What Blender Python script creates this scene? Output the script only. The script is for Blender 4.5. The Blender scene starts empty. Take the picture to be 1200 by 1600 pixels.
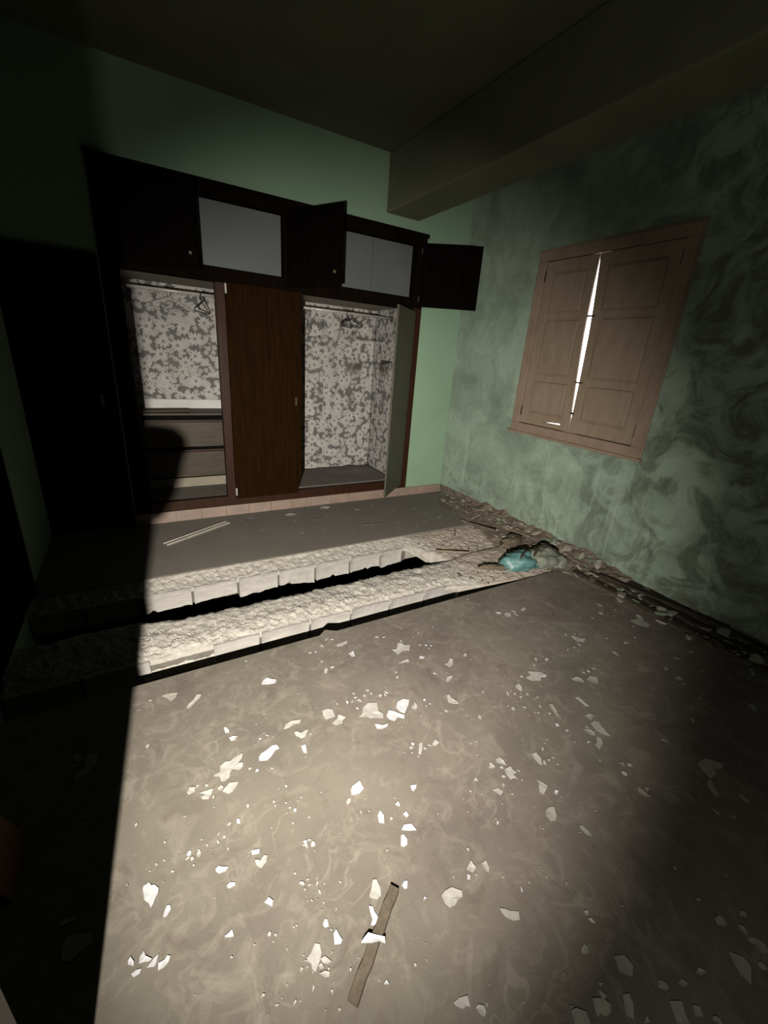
import bpy, bmesh, math, random
from mathutils import Vector, Matrix, noise

random.seed(7)
scene = bpy.context.scene
COL = scene.collection

# ---------------------------------------------------------------- camera, world, light, exposure
CAM_POS = Vector((-3.1204, -3.8854, 1.5))
RIGHT = Vector((0.86628358, -0.49472231, 0.06930084))
UP = Vector((0.11623991, 0.33454278, 0.93518416))
FWD = Vector((0.48584056, 0.80207916, -0.34731539))
cam_data = bpy.data.cameras.new('camera')
cam_data.sensor_fit = 'VERTICAL'
cam_data.sensor_height = 36.0
cam_data.lens = 654.66 / 1600.0 * 36.0
cam_data.clip_start = 0.02
cam = bpy.data.objects.new('camera', cam_data)
COL.objects.link(cam)
m = Matrix((RIGHT, UP, -FWD)).transposed().to_4x4()
m.translation = CAM_POS
cam.matrix_world = m
scene.camera = cam

world = bpy.data.worlds.new('daylight_outside')
scene.world = world
world.use_nodes = True
bg = world.node_tree.nodes['Background']
bg.inputs[0].default_value = (1.0, 0.93, 0.92, 1)
bg.inputs[1].default_value = 6.0

TORCH_POS = Vector((-3.467, -4.25, 1.27))
TORCH_AIM = Vector((-1.68, -0.87, 0.10))
spot_data = bpy.data.lights.new('hand_torch_light', 'SPOT')
spot_data.energy = 1750.0
spot_data.color = (1.0, 0.93, 0.83)
spot_data.spot_size = math.radians(84)
spot_data.spot_blend = 1.0
spot_data.shadow_soft_size = 0.012
spot = bpy.data.objects.new('hand_torch_light', spot_data)
COL.objects.link(spot)
spot.location = TORCH_POS
spot.rotation_euler = (TORCH_AIM - TORCH_POS).to_track_quat('-Z', 'Y').to_euler()

# weak wide spill around the torch's hot spot
spill_data = bpy.data.lights.new('hand_torch_spill', 'SPOT')
spill_data.energy = 42.0
spill_data.color = (1.0, 0.95, 0.84)
spill_data.spot_size = math.radians(172)
spill_data.spot_blend = 0.6
spill_data.shadow_soft_size = 0.02
spill = bpy.data.objects.new('hand_torch_spill', spill_data)
COL.objects.link(spill)
spill.location = TORCH_POS
spill.rotation_euler = spot.rotation_euler

scene.view_settings.view_transform = 'Standard'
scene.view_settings.look = 'None'
scene.view_settings.gamma = 1.0
scene.view_settings.use_curve_mapping = False
scene.view_settings.exposure = 0.0

# ---------------------------------------------------------------- helpers
class MB:
    def __init__(s):
        s.v = []; s.f = []
    def add(s, vs, fs):
        b = len(s.v)
        s.v += [Vector(v) for v in vs]
        s.f += [tuple(i + b for i in f) for f in fs]
        return s
    def box(s, x0, x1, y0, y1, z0, z1, mat=None):
        vs = [Vector((x, y, z)) for x in (x0, x1) for y in (y0, y1) for z in (z0, z1)]
        if mat: vs = [mat @ v for v in vs]
        return s.add(vs, [(0,1,3,2), (4,6,7,5), (0,4,5,1), (2,3,7,6), (0,2,6,4), (1,5,7,3)])
    def frame(s, plane, a0, a1, b0, b1, w, d0, d1):
        """rectangular ring; plane 'x' -> ring in (y,z) with depth along x, plane 'y' -> ring in (x,z)"""
        for (p0, p1, q0, q1) in ((a0, a1, b0, b0+w), (a0, a1, b1-w, b1), (a0, a0+w, b0+w, b1-w), (a1-w, a1, b0+w, b1-w)):
            if plane == 'x': s.box(d0, d1, p0, p1, q0, q1)
            else: s.box(p0, p1, d0, d1, q0, q1)
        return s
    def prism(s, poly, z0, z1, mat=None):
        n = len(poly)
        vs = [Vector((p[0], p[1], z0)) for p in poly] + [Vector((p[0], p[1], z1)) for p in poly]
        if mat: vs = [mat @ v for v in vs]
        return s.add(vs, [tuple(reversed(range(n))), tuple(range(n, 2*n))] + [(i, (i+1) % n, (i+1) % n + n, i + n) for i in range(n)])
    def tube(s, pts, r, n=6, closed=False):
        pts = [Vector(p) for p in pts]; N = len(pts); vs = []; fs = []
        for i, p in enumerate(pts):
            a = pts[(i-1) % N] if (closed or i > 0) else p
            b = pts[(i+1) % N] if (closed or i < N-1) else p
            t = (b - a).normalized()
            ref = Vector((0, 0, 1)) if abs(t.z) < 0.9 else Vector((1, 0, 0))
            u = t.cross(ref).normalized(); w = t.cross(u)
            rr = r[i] if isinstance(r, (list, tuple)) else r
            vs += [p + (u*math.cos(2*math.pi*k/n) + w*math.sin(2*math.pi*k/n))*rr for k in range(n)]
        for i in range(N if closed else N-1):
            for k in range(n):
                a = i*n + k; b = i*n + (k+1) % n; c = ((i+1) % N)*n + (k+1) % n; d = ((i+1) % N)*n + k
                fs.append((a, b, c, d))
        if not closed:
            fs.append(tuple(reversed(range(n)))); fs.append(tuple(range((N-1)*n, N*n)))
        return s.add(vs, fs)
    def mesh(s, name, mat, smooth=False):
        me = bpy.data.meshes.new(name)
        me.from_pydata([tuple(v) for v in s.v], [], s.f)
        me.validate()
        bm = bmesh.new(); bm.from_mesh(me)
        bmesh.ops.recalc_face_normals(bm, faces=bm.faces)
        bm.to_mesh(me); bm.free()
        if mat: me.materials.append(mat)
        if smooth:
            for p in me.polygons: p.use_smooth = True
        return me

def tag(o, label=None, cat=None, group=None, kind=None):
    if label: o['label'] = label
    if cat: o['category'] = cat
    if group: o['group'] = group
    if kind: o['kind'] = kind
    return o

def empty(name, loc=(0, 0, 0), rz=0.0, **k):
    o = bpy.data.objects.new(name, None)
    o.empty_display_size = 0.05
    COL.objects.link(o)
    o.location = loc; o.rotation_euler = (0, 0, rz)
    o.matrix_basis = Matrix.Translation(Vector(loc)) @ Matrix.Rotation(rz, 4, 'Z')
    return tag(o, **k)

def world_of(o):
    return (world_of(o.parent) @ o.matrix_basis) if o.parent else o.matrix_basis.copy()

def obj(name, mb, mat, parent=None, local=False, smooth=False, bevel=0.0, **k):
    """one mesh object; mb is in world coordinates unless local"""
    if parent is not None and not local:
        inv = world_of(parent).inverted()
        mb.v = [inv @ v for v in mb.v]
        o = bpy.data.objects.new(name, mb.mesh(name, mat, smooth))
    elif parent is None and not local:
        lo = Vector((min(v.x for v in mb.v)+max(v.x for v in mb.v), min(v.y for v in mb.v)+max(v.y for v in mb.v), 2*min(v.z for v in mb.v)))*0.5
        mb.v = [v - lo for v in mb.v]
        o = bpy.data.objects.new(name, mb.mesh(name, mat, smooth))
        o.location = lo; o.matrix_basis = Matrix.Translation(lo)
    else:
        o = bpy.data.objects.new(name, mb.mesh(name, mat, smooth))
    COL.objects.link(o)
    if parent is not None: o.parent = parent
    if bevel:
        b = o.modifiers.new('edge', 'BEVEL'); b.width = bevel; b.segments = 2; b.limit_method = 'ANGLE'
    return tag(o, **k)

def inst(name, me, loc, rot=(0, 0, 0), scale=(1, 1, 1), parent=None, **k):
    o = bpy.data.objects.new(name, me); COL.objects.link(o)
    o.location = loc; o.rotation_euler = rot; o.scale = scale
    if parent is not None: o.parent = parent
    return tag(o, **k)

# ---------------------------------------------------------------- materials
ALB = 0.45          # every colour darkened to weaken bounce light and keep the shadows deep
def dim(c): return tuple(v*ALB for v in c)
def new_mat(name, rough=0.8, spec=0.3):
    mt = bpy.data.materials.new(name); mt.use_nodes = True
    nt = mt.node_tree; b = nt.nodes['Principled BSDF']
    b.inputs['Roughness'].default_value = rough
    b.inputs['Specular IOR Level'].default_value = spec
    return mt, nt, b

def nd(nt, t, **k):
    n = nt.nodes.new(t)
    for a, v in k.items(): setattr(n, a, v)
    return n

def ramp(nt, src, stops):
    r = nd(nt, 'ShaderNodeValToRGB')
    el = r.color_ramp.elements
    while len(el) < len(stops): el.new(0.5)
    for e, (p, c) in zip(el, stops):
        e.position = p; e.color = (*c, 1)
    nt.links.new(src, r.inputs[0])
    return r.outputs[0]

def gray(a, b): return [(a, (0, 0, 0)), (b, (1, 1, 1))]

def tex(nt, scale, detail=4, rough=0.55, dist=0.0, vec=None, coord='Object'):
    n = nd(nt, 'ShaderNodeTexNoise')
    n.inputs['Scale'].default_value = scale; n.inputs['Detail'].default_value = detail
    n.inputs['Roughness'].default_value = rough; n.inputs['Distortion'].default_value = dist
    if vec is None: vec = pos(nt)
    nt.links.new(vec, n.inputs['Vector'])
    return n.outputs['Fac']

def pos(nt):
    return nd(nt, 'ShaderNodeNewGeometry').outputs['Position']

def mapped(nt, vec, scale=(1, 1, 1), rot=(0, 0, 0)):
    mp = nd(nt, 'ShaderNodeMapping')
    mp.inputs['Scale'].default_value = scale; mp.inputs['Rotation'].default_value = rot
    nt.links.new(vec, mp.inputs['Vector'])
    return mp.outputs[0]

def mixc(nt, fac, a, b, mode='MIX'):
    n = nd(nt, 'ShaderNodeMix', data_type='RGBA', blend_type=mode)
    for s, v in ((0, fac), (6, a), (7, b)):
        if isinstance(v, (int, float)): n.inputs[s].default_value = v
        elif isinstance(v, tuple): n.inputs[s].default_value = (*dim(v), 1)
        else: nt.links.new(v, n.inputs[s])
    return n.outputs[2]

def mth(nt, op, a, b=0.0, c=None):
    n = nd(nt, 'ShaderNodeMath', operation=op)
    for i, v in enumerate((a, b) if c is None else (a, b, c)):
        if isinstance(v, (int, float)): n.inputs[i].default_value = v
        else: nt.links.new(v, n.inputs[i])
    return n.outputs[0]

def rgb(nt, c):
    n = nd(nt, 'ShaderNodeRGB'); n.outputs[0].default_value = (*c, 1); return n.outputs[0]

def bump(nt, b, h, strength=0.3, dist=0.01):
    n = nd(nt, 'ShaderNodeBump')
    n.inputs['Strength'].default_value = strength; n.inputs['Distance'].default_value = dist
    nt.links.new(h, n.inputs['Height']); nt.links.new(n.outputs[0], b.inputs['Normal'])

def simple(name, c1, c2, scale=12, rough=0.8, spec=0.3, bmp=0.15, detail=5, lo=0.3, hi=0.7, stretch=None, bscale=None):
    mt, nt, b = new_mat(name, rough, spec)
    v = pos(nt)
    if stretch: v = mapped(nt, v, stretch)
    f = tex(nt, scale, detail, vec=v)
    nt.links.new(ramp(nt, f, [(lo, dim(c1)), (hi, dim(c2))]), b.inputs['Base Color'])
    if bmp: bump(nt, b, tex(nt, bscale or scale*4, 6, vec=v), bmp, 0.004)
    return mt

def mat_floor(name, dark, light, swirl, red, mark=1.0):
    dark, light, swirl, red = map(dim, (dark, light, swirl, red))
    mt, nt, b = new_mat(name, 0.85, 0.25)
    base = ramp(nt, tex(nt, 2.3, 6, 0.6, 0.6), [(0.3, dark), (0.7, light)])
    # swept swirls in the dust
    ring = tex(nt, 5.5, 3, 0.5, 1.4)
    s1 = ramp(nt, ring, [(0.47, (0, 0, 0)), (0.50, (1, 1, 1)), (0.53, (0, 0, 0))])
    gate = ramp(nt, tex(nt, 3.1, 3, 0.6), gray(0.46, 0.62))
    sm = mth(nt, 'MULTIPLY', mth(nt, 'MULTIPLY', s1, gate), 0.42*mark)
    c = mixc(nt, sm, base, rgb(nt, swirl))
    cl = ramp(nt, tex(nt, 9, 8, 0.70, 1.0), gray(0.50, 0.76))
    c = mixc(nt, mth(nt, 'MULTIPLY', cl, 0.6*mark), c, rgb(nt, swirl))
    dk = ramp(nt, tex(nt, 7.0, 5, 0.6, 1.0), gray(0.56, 0.74))
    c = mixc(nt, mth(nt, 'MULTIPLY', dk, 0.5*mark), c, rgb(nt, red))
    tint = ramp(nt, tex(nt, 0.9, 3, 0.5, 0.3), [(0.40, (1.02, 0.965, 0.965)), (0.60, (1.0, 0.99, 0.945))])
    c = mixc(nt, 1.0, c, tint, 'MULTIPLY')
    nt.links.new(c, b.inputs['Base Color'])
    bump(nt, b, tex(nt, 60, 6, 0.6), 0.12, 0.003)
    return mt

M = {}
M['floor'] = mat_floor('dusty_terrazzo', (0.140, 0.124, 0.106), (0.205, 0.186, 0.153), (0.34, 0.31, 0.265), (0.095, 0.070, 0.055))
M['floor_back'] = mat_floor('dusty_terrazzo_smooth', (0.190, 0.180, 0.158), (0.225, 0.212, 0.186), (0.26, 0.25, 0.22), (0.17, 0.155, 0.13), 0.35)
M['joint'] = simple('dust_in_joints', (0.11, 0.10, 0.085), (0.18, 0.165, 0.135), 14)
M['mortar'] = simple('crumbled_mortar', (0.37, 0.345, 0.30), (0.56, 0.53, 0.475), 24, 0.95, 0.1, 0.4, 8, 0.3, 0.68, bscale=80)
M['mortar_pink'] = simple('pinkish_crumbled_mortar', (0.38, 0.325, 0.27), (0.55, 0.48, 0.41), 16, 0.95, 0.1, 0.5, 8, bscale=60)
M['block'] = simple('pale_ceramic_block', (0.38, 0.36, 0.33), (0.50, 0.475, 0.445), 9, 0.85, 0.2, 0.25, 6, stretch=(1, 1, 3))
M['pit'] = simple('painted_dark_void', (0.006, 0.006, 0.005), (0.012, 0.011, 0.010), 4, 1.0, 0.0, 0)  # near-black colour stands in for the shade in depths and gaps
M['skirt'] = simple('pink_skirting_tile', (0.27, 0.195, 0.155), (0.35, 0.255, 0.205), 9, 0.6, 0.4, 0.1)
M['grout'] = simple('pale_grout', (0.34, 0.29, 0.24), (0.40, 0.35, 0.29), 20)
M['ceiling'] = simple('ceiling_plaster', (0.17, 0.18, 0.12), (0.22, 0.23, 0.155), 2.5, 0.95, 0.1, 0.1)
M['flake_w'] = simple('white_paint_flake', (0.52, 0.525, 0.55), (0.60, 0.60, 0.615), 40, 0.8, 0.2, 0.1)
M['flake_c'] = simple('cream_paint_flake', (0.38, 0.365, 0.33), (0.50, 0.48, 0.44), 40, 0.8, 0.2, 0.2)
M['flake_g'] = simple('dim_paint_flake', (0.34, 0.33, 0.28), (0.46, 0.44, 0.38), 40, 0.85, 0.2, 0.2)  # greyer copy of the flake paint, for dull flakes and those in dim light
M['frame'] = simple('black_brown_wood', (0.005, 0.0035, 0.0025), (0.011, 0.007, 0.0045), 6, 0.85, 0.0, 0.1, stretch=(8, 8, 1))
M['leafdark'] = simple('dimmed_upper_door_face', (0.003, 0.0024, 0.002), (0.007, 0.0045, 0.0035), 6, 0.9, 0.0, 0.1, stretch=(8, 8, 1))  # weak light on the upper doors is put into this near-black brown
M['door'] = simple('reddish_brown_veneer', (0.012, 0.0040, 0.0004), (0.022, 0.0085, 0.0010), 5, 0.7, 0.02, 0.06, stretch=(9, 9, 0.8))
M['post'] = simple('red_stained_wood', (0.026, 0.009, 0.004), (0.045, 0.016, 0.007), 6, 0.5, 0.12, 0.08, stretch=(9, 9, 0.8))
M['drawer'] = simple('dusty_brown_drawer', (0.042, 0.029, 0.015), (0.070, 0.051, 0.029), 7, 0.6, 0.3, 0.1, stretch=(1, 6, 6))
M['liner'] = simple('cream_board', (0.27, 0.24, 0.18), (0.35, 0.31, 0.24), 5, 0.7, 0.3, 0.1)
M['doorinner'] = simple('olive_grey_door_back', (0.075, 0.068, 0.045), (0.11, 0.098, 0.07), 5, 0.6, 0.3, 0.1, stretch=(6, 6, 1))
M['panel'] = simple('pale_blue_grey_panel', (0.125, 0.14, 0.148), (0.15, 0.165, 0.172), 1.5, 0.6, 0.3, 0.03)
M['dust'] = simple('grey_dust', (0.19, 0.175, 0.150), (0.245, 0.225, 0.195), 8, 0.95, 0.1, 0.3)
M['white'] = simple('white_board', (0.60, 0.60, 0.58), (0.74, 0.73, 0.70), 6, 0.6, 0.3, 0.1)
M['metal'] = simple('dull_rail_metal', (0.42, 0.40, 0.36), (0.58, 0.56, 0.52), 10, 0.35, 0.6, 0.05)
M['wire'] = simple('dark_wire', (0.012, 0.011, 0.010), (0.03, 0.026, 0.022), 20, 0.5, 0.4, 0)
M['pale_wire'] = simple('greyed_wire', (0.16, 0.15, 0.13), (0.22, 0.2, 0.18), 20, 0.5, 0.4, 0)
M['shutter'] = simple('pinkish_beige_shutter_paint', (0.31, 0.235, 0.165), (0.38, 0.295, 0.215), 5, 0.7, 0.25, 0.12, stretch=(3, 3, 1))
M['shutterframe'] = simple('beige_frame_paint', (0.30, 0.215, 0.155), (0.39, 0.29, 0.22), 7, 0.75, 0.25, 0.25)
M['rust'] = simple('rusty_iron', (0.035, 0.018, 0.010), (0.09, 0.045, 0.022), 40, 0.8, 0.3, 0.4)
M['stick'] = simple('weathered_batten_wood', (0.085, 0.066, 0.045), (0.14, 0.112, 0.08), 8, 0.75, 0.25, 0.25, stretch=(4, 4, 4))
M['palebatten'] = simple('pale_channel_strip', (0.40, 0.37, 0.31), (0.54, 0.50, 0.43), 14, 0.7, 0.3, 0.2)
M['cane'] = simple('dry_cane', (0.20, 0.15, 0.10), (0.32, 0.25, 0.17), 14, 0.8, 0.2, 0.2)
M['board'] = simple('dark_rotten_board', (0.025, 0.020, 0.015), (0.07, 0.055, 0.04), 9, 0.85, 0.15, 0.5, stretch=(6, 1, 6))
M['chunk'] = simple('plaster_rubble', (0.30, 0.27, 0.22), (0.50, 0.46, 0.39), 18, 0.95, 0.1, 0.6, bscale=50)
M['chunk_brown'] = simple('earthy_rubble', (0.13, 0.105, 0.08), (0.26, 0.215, 0.165), 18, 0.95, 0.1, 0.6, bscale=50)
M['chunk_green'] = simple('green_faced_plaster', (0.20, 0.27, 0.19), (0.34, 0.38, 0.29), 14, 0.95, 0.1, 0.4, bscale=50)
M['teal'] = simple('teal_plastic', (0.07, 0.19, 0.185), (0.14, 0.30, 0.285), 18, 0.45, 0.4, 0.4)
M['sack'] = simple('dusty_grey_green_cloth', (0.16, 0.18, 0.14), (0.26, 0.28, 0.22), 16, 0.9, 0.15, 0.5)
M['rag'] = simple('brown_rag', (0.12, 0.095, 0.065), (0.21, 0.17, 0.12), 16, 0.95, 0.1, 0.5)
M['leafwhite'] = simple('white_gloss_door_paint', (0.13, 0.13, 0.12), (0.16, 0.16, 0.145), 4, 0.45, 0.4, 0.1)
M['redplank'] = simple('reddish_plank', (0.09, 0.027, 0.01), (0.14, 0.045, 0.018), 6, 0.6, 0.2, 0.1, stretch=(8, 8, 1))
M['brass'] = simple('tarnished_brass', (0.10, 0.07, 0.03), (0.18, 0.13, 0.06), 20, 0.5, 0.5, 0.1)
M['darkdoor'] = simple('dark_door_wood', (0.010, 0.008, 0.006), (0.020, 0.014, 0.010), 6, 0.9, 0.0, 0.1, stretch=(8, 8, 1))

def mat_green(name, stains):
    mt, nt, b = new_mat(name, 0.75, 0.25)
    p = pos(nt)
    base = ramp(nt, tex(nt, 1.4, 4, 0.5, 0.2), [(0.3, dim((0.270, 0.420, 0.285))), (0.7, dim((0.320, 0.475, 0.325)))])
    c = base
    if stains:
        c = mixc(nt, 0.6, c, (0.47, 0.57, 0.475))
        sp = nd(nt, 'ShaderNodeSeparateXYZ'); nt.links.new(p, sp.inputs[0])
        y, z = sp.outputs[1], sp.outputs[2]
        # broad damp clouds, stronger low down and along the wall towards the viewer
        d1 = ramp(nt, tex(nt, 1.7, 6, 0.62, 0.5), gray(0.42, 0.66))
        c = mixc(nt, mth(nt, 'MULTIPLY', d1, 0.62), c, (0.165, 0.225, 0.155))
        # curdled mould marks
        d2 = ramp(nt, tex(nt, 3.3, 8, 0.66, 1.0), [(0.44, (0, 0, 0)), (0.58, (1, 1, 1)), (0.74, (0.25, 0.25, 0.25))])
        far = nd(nt, 'ShaderNodeMapRange'); far.inputs[1].default_value = -1.2; far.inputs[2].default_value = -2.5
        nt.links.new(y, far.inputs[0])
        g2 = mth(nt, 'MULTIPLY', d2, mth(nt, 'MULTIPLY_ADD', far.outputs[0], 0.65, 0.20))
        c = mixc(nt, g2, c, (0.095, 0.120, 0.080))
        # pale salt runs below the window
        run = tex(nt, 1.0, 5, 0.6, 0.3, mapped(nt, p, (1, 9, 0.9)))
        rm = ramp(nt, run, gray(0.57, 0.70))
        zl = nd(nt, 'ShaderNodeMapRange'); zl.inputs[1].default_value = 1.0; zl.inputs[2].default_value = 0.75
        nt.links.new(z, zl.inputs[0])
        yw = nd(nt, 'ShaderNodeMapRange'); yw.inputs[1].default_value = -2.6; yw.inputs[2].default_value = -2.0
        nt.links.new(y, yw.inputs[0])
        c = mixc(nt, mth(nt, 'MULTIPLY', mth(nt, 'MULTIPLY', rm, zl.outputs[0]), mth(nt, 'MULTIPLY', yw.outputs[0], 0.75)), c, (0.47, 0.58, 0.46))
        # bare grey plaster speckle at the foot
        zb = nd(nt, 'ShaderNodeMapRange'); zb.inputs[1].default_value = 0.75; zb.inputs[2].default_value = 0.1
        nt.links.new(z, zb.inputs[0])
        bs = ramp(nt, tex(nt, 7, 7, 0.7, 0.8), gray(0.50, 0.62))
        c = mixc(nt, mth(nt, 'MULTIPLY', mth(nt, 'MULTIPLY', bs, zb.outputs[0]), 0.8), c, (0.20, 0.225, 0.165))
        bump(nt, b, tex(nt, 9, 8, 0.65, 0.5), 0.35, 0.02)
    else:
        bump(nt, b, tex(nt, 30, 5), 0.06, 0.004)
    nt.links.new(c, b.inputs['Base Color'])
    return mt
M['green'] = mat_green('mint_green_wall_paint', False)
M['green_damp'] = mat_green('damp_mint_green_wall_paint', True)

def mat_wallpaper():
    mt, nt, b = new_mat('daisy_wallpaper', 0.85, 0.2)
    p = pos(nt)
    sp = nd(nt, 'ShaderNodeSeparateXYZ'); nt.links.new(p, sp.inputs[0])
    cb = nd(nt, 'ShaderNodeCombineXYZ')
    nt.links.new(mth(nt, 'ADD', sp.outputs[0], sp.outputs[1]), cb.inputs[0])
    nt.links.new(sp.outputs[2], cb.inputs[1])
    uv = cb.outputs[0]
    def daisies(scale, rad, petals, off):
        mp = nd(nt, 'ShaderNodeMapping'); mp.inputs['Scale'].default_value = (scale,)*3
        mp.inputs['Location'].default_value = off; nt.links.new(uv, mp.inputs[0])
        vo = nd(nt, 'ShaderNodeTexVoronoi', voronoi_dimensions='2D'); vo.inputs['Scale'].default_value = 1.0
        vo.inputs['Randomness'].default_value = 0.75
        nt.links.new(mp.outputs[0], vo.inputs['Vector'])
        df = nd(nt, 'ShaderNodeVectorMath', operation='SUBTRACT')
        nt.links.new(mp.outputs[0], df.inputs[0]); nt.links.new(vo.outputs['Position'], df.inputs[1])
        s2 = nd(nt, 'ShaderNodeSeparateXYZ'); nt.links.new(df.outputs[0], s2.inputs[0])
        ang = mth(nt, 'ARCTAN2', s2.outputs[1], s2.outputs[0])
        wav = mth(nt, 'ABSOLUTE', mth(nt, 'COSINE', mth(nt, 'MULTIPLY', ang, petals/2)))
        lim = mth(nt, 'MULTIPLY_ADD', wav, rad*0.45, rad*0.55)
        d = vo.outputs['Distance']
        return mth(nt, 'LESS_THAN', d, lim), mth(nt, 'LESS_THAN', d, rad*0.27)
    p1, c1 = daisies(6.2, 0.36, 9, (0.3, 0.1, 0))
    p2, c2 = daisies(14.0, 0.34, 6, (4.3, 2.7, 0))
    leaf = ramp(nt, tex(nt, 11, 3, 0.6, 0.8, uv), gray(0.45, 0.50))
    bgc = mixc(nt, leaf, (0.50, 0.485, 0.46), (0.165, 0.160, 0.155))
    bgc = mixc(nt, mth(nt, 'MULTIPLY', p2, 0.85), bgc, (0.56, 0.545, 0.52))
    bgc = mixc(nt, mth(nt, 'MULTIPLY', c2, 0.45), bgc, (0.20, 0.19, 0.185))
    bgc = mixc(nt, mth(nt, 'MULTIPLY', p1, 0.9), bgc, (0.58, 0.565, 0.54))
    bgc = mixc(nt, mth(nt, 'MULTIPLY', c1, 0.8), bgc, (0.22, 0.21, 0.20))
    # brown mildew blot and yellowing
    mot = ramp(nt, tex(nt, 2.2, 4, 0.6), gray(0.56, 0.75))
    bgc = mixc(nt, mth(nt, 'MULTIPLY', mot, 0.30), bgc, (0.33, 0.30, 0.24))
    for (x, z, r, a) in ((-0.83+0.74, 1.35, 0.10, 0.75), (-0.95+0.74, 1.33, 0.05, 0.6), (-0.88+0.74, 0.98, 0.09, 0.45)):
        vm = nd(nt, 'ShaderNodeVectorMath', operation='DISTANCE'); nt.links.new(uv, vm.inputs[0])
        vm.inputs[1].default_value = (x, z, 0)
        dd = mth(nt, 'ADD', vm.outputs['Value'], mth(nt, 'MULTIPLY', mth(nt, 'SUBTRACT', tex(nt, 14, 4, 0.6, 0, uv), 0.5), 0.12))
        mk = nd(nt, 'ShaderNodeMapRange'); mk.inputs[1].default_value = r; mk.inputs[2].default_value = r*0.35
        nt.links.new(dd, mk.inputs[0])
        bgc = mixc(nt, mth(nt, 'MULTIPLY', mk.outputs[0], a), bgc, (0.085, 0.065, 0.05))
    nt.links.new(bgc, b.inputs['Base Color'])
    bump(nt, b, tex(nt, 3.5, 4, 0.5), 0.15, 0.01)
    return mt
M['wallpaper'] = mat_wallpaper()

# ---------------------------------------------------------------- room shell
XL, YN, ZC = -3.80, -4.62, 3.14          # left wall, near wall, ceiling
WX0, WX1, WZ0, WZ1 = -3.216, -0.513, 0.10, 2.61   # wardrobe recess in the back wall
DEP = 0.75
YA, YB, YF, YE = -1.0, -1.5, -1.8, -2.04  # far floor edge, strip back edge, strip front, near floor edge

b = MB()
b.box(XL, WX0, 0, 0.14, -0.3, ZC); b.box(WX1, 0.0, 0, 0.14, -0.3, ZC)
b.box(WX0, WX1, 0, 0.14, WZ1, ZC); b.box(WX0, WX1, 0, 0.14, -0.3, WZ0)
obj('wall_back', b, M['green'], kind='structure')

# right wall with the window opening
OY0, OY1, OZ0, OZ1 = -2.20, -1.03, 0.965, 2.375
b = MB()
b.box(0, 0.28, YN, OY0, -0.3, ZC); b.box(0, 0.28, OY1, 0.14, -0.3, ZC)
b.box(0, 0.28, OY0, OY1, -0.3, OZ0); b.box(0, 0.28, OY0, OY1, OZ1, ZC)
obj('wall_right', b, M['green_damp'], kind='structure')
obj('wall_left', MB().box(XL-0.14, XL, YN, 0.14, -0.3, ZC), M['green'], kind='structure')
obj('wall_near', MB().box(XL-0.14, 0.28, YN-0.14, YN, -0.3, ZC), M['green'], kind='structure')
obj('ceiling', MB().box(XL-0.14, 0.28, YN-0.14, 0.14, ZC, ZC+0.12), M['ceiling'], kind='structure')
obj('trim_1', MB().box(-0.975, -0.620, YN, 0.0, 2.70, ZC), M['ceiling'], kind='structure', bevel=0.012)['label'] = 'dropped ceiling beam running from the back wall'

# void under the broken floor
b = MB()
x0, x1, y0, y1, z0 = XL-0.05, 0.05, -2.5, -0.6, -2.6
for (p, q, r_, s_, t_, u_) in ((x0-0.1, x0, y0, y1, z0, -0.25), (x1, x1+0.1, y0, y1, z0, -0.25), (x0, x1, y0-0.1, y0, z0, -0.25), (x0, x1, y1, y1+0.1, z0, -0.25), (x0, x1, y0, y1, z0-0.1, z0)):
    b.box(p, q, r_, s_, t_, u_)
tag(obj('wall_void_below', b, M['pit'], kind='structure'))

# floors: a dusty bed with tiles laid on it, one object per tile
TS = 0.2135
def lay_floor(name, y0, y1, mat, step_from, ztop=0.0, skip=None):
    f = obj(name, MB().box(XL, 0.0, y0, y1, -0.05, ztop-0.0006), M['joint'], kind='structure')
    fw = world_of(f).inverted()
    gx = [-2.795 + TS*k for k in range(-12, 22)]
    gy = [step_from - TS*k for k in range(-12, 26)]
    cx = sorted({XL, 0.0} | {g for g in gx if XL+0.02 < g < -0.02})
    cy = sorted({y0, y1} | {g for g in gy if y0+0.02 < g < y1-0.02})
    cache = {}
    rnd = random.Random(3)
    for i in range(len(cx)-1):
        for j in range(len(cy)-1):
            w = round(cx[i+1]-cx[i]-0.0003, 4); h = round(cy[j+1]-cy[j]-0.0003, 4)
            if (w, h) not in cache:
                cache[(w, h)] = MB().box(-w/2, w/2, -h/2, h/2, -0.02, 0).mesh('tile', mat)
            c = fw @ Vector(((cx[i]+cx[i+1])/2, (cy[j]+cy[j+1])/2, ztop - rnd.random()*0.0002 - (0.0002 if rnd.random() < 0.10 else 0)))
            inst('tile', cache[(w, h)], c, (rnd.gauss(0, 0.0003), rnd.gauss(0, 0.0003), rnd.gauss(0, 0.001)), parent=f)
    return f
floor_near = lay_floor('floor', YN, YE, M['floor'], YE)
floor_far = lay_floor('floor', YA, 0.0, M['floor_back'], YA)
obj('slab', MB().box(XL, 0, YN, YE-0.01, -0.26, -0.05), M['mortar'], floor_near)
# chipped corner of a tile standing proud at the broken edge
ch = MB().prism([(-2.365, YE), (-2.265, YE), (-2.30, YE+0.022), (-2.32, YE+0.036)], -0.02, 0.0005)
obj('tile_fragment', ch, M['floor'], floor_near)

def fbm(x, y, s, o=4, seed=0.0):
    return noise.fractal(Vector((x*s+seed, y*s-seed, seed*1.7)), 0.9, 2.1, o)

def lerp(a, b_, t): return a + (b_-a)*t
def sst(a, b_, x):
    t = min(1, max(0, (x-a)/(b_-a))); return t*t*(3-2*t)

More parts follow.
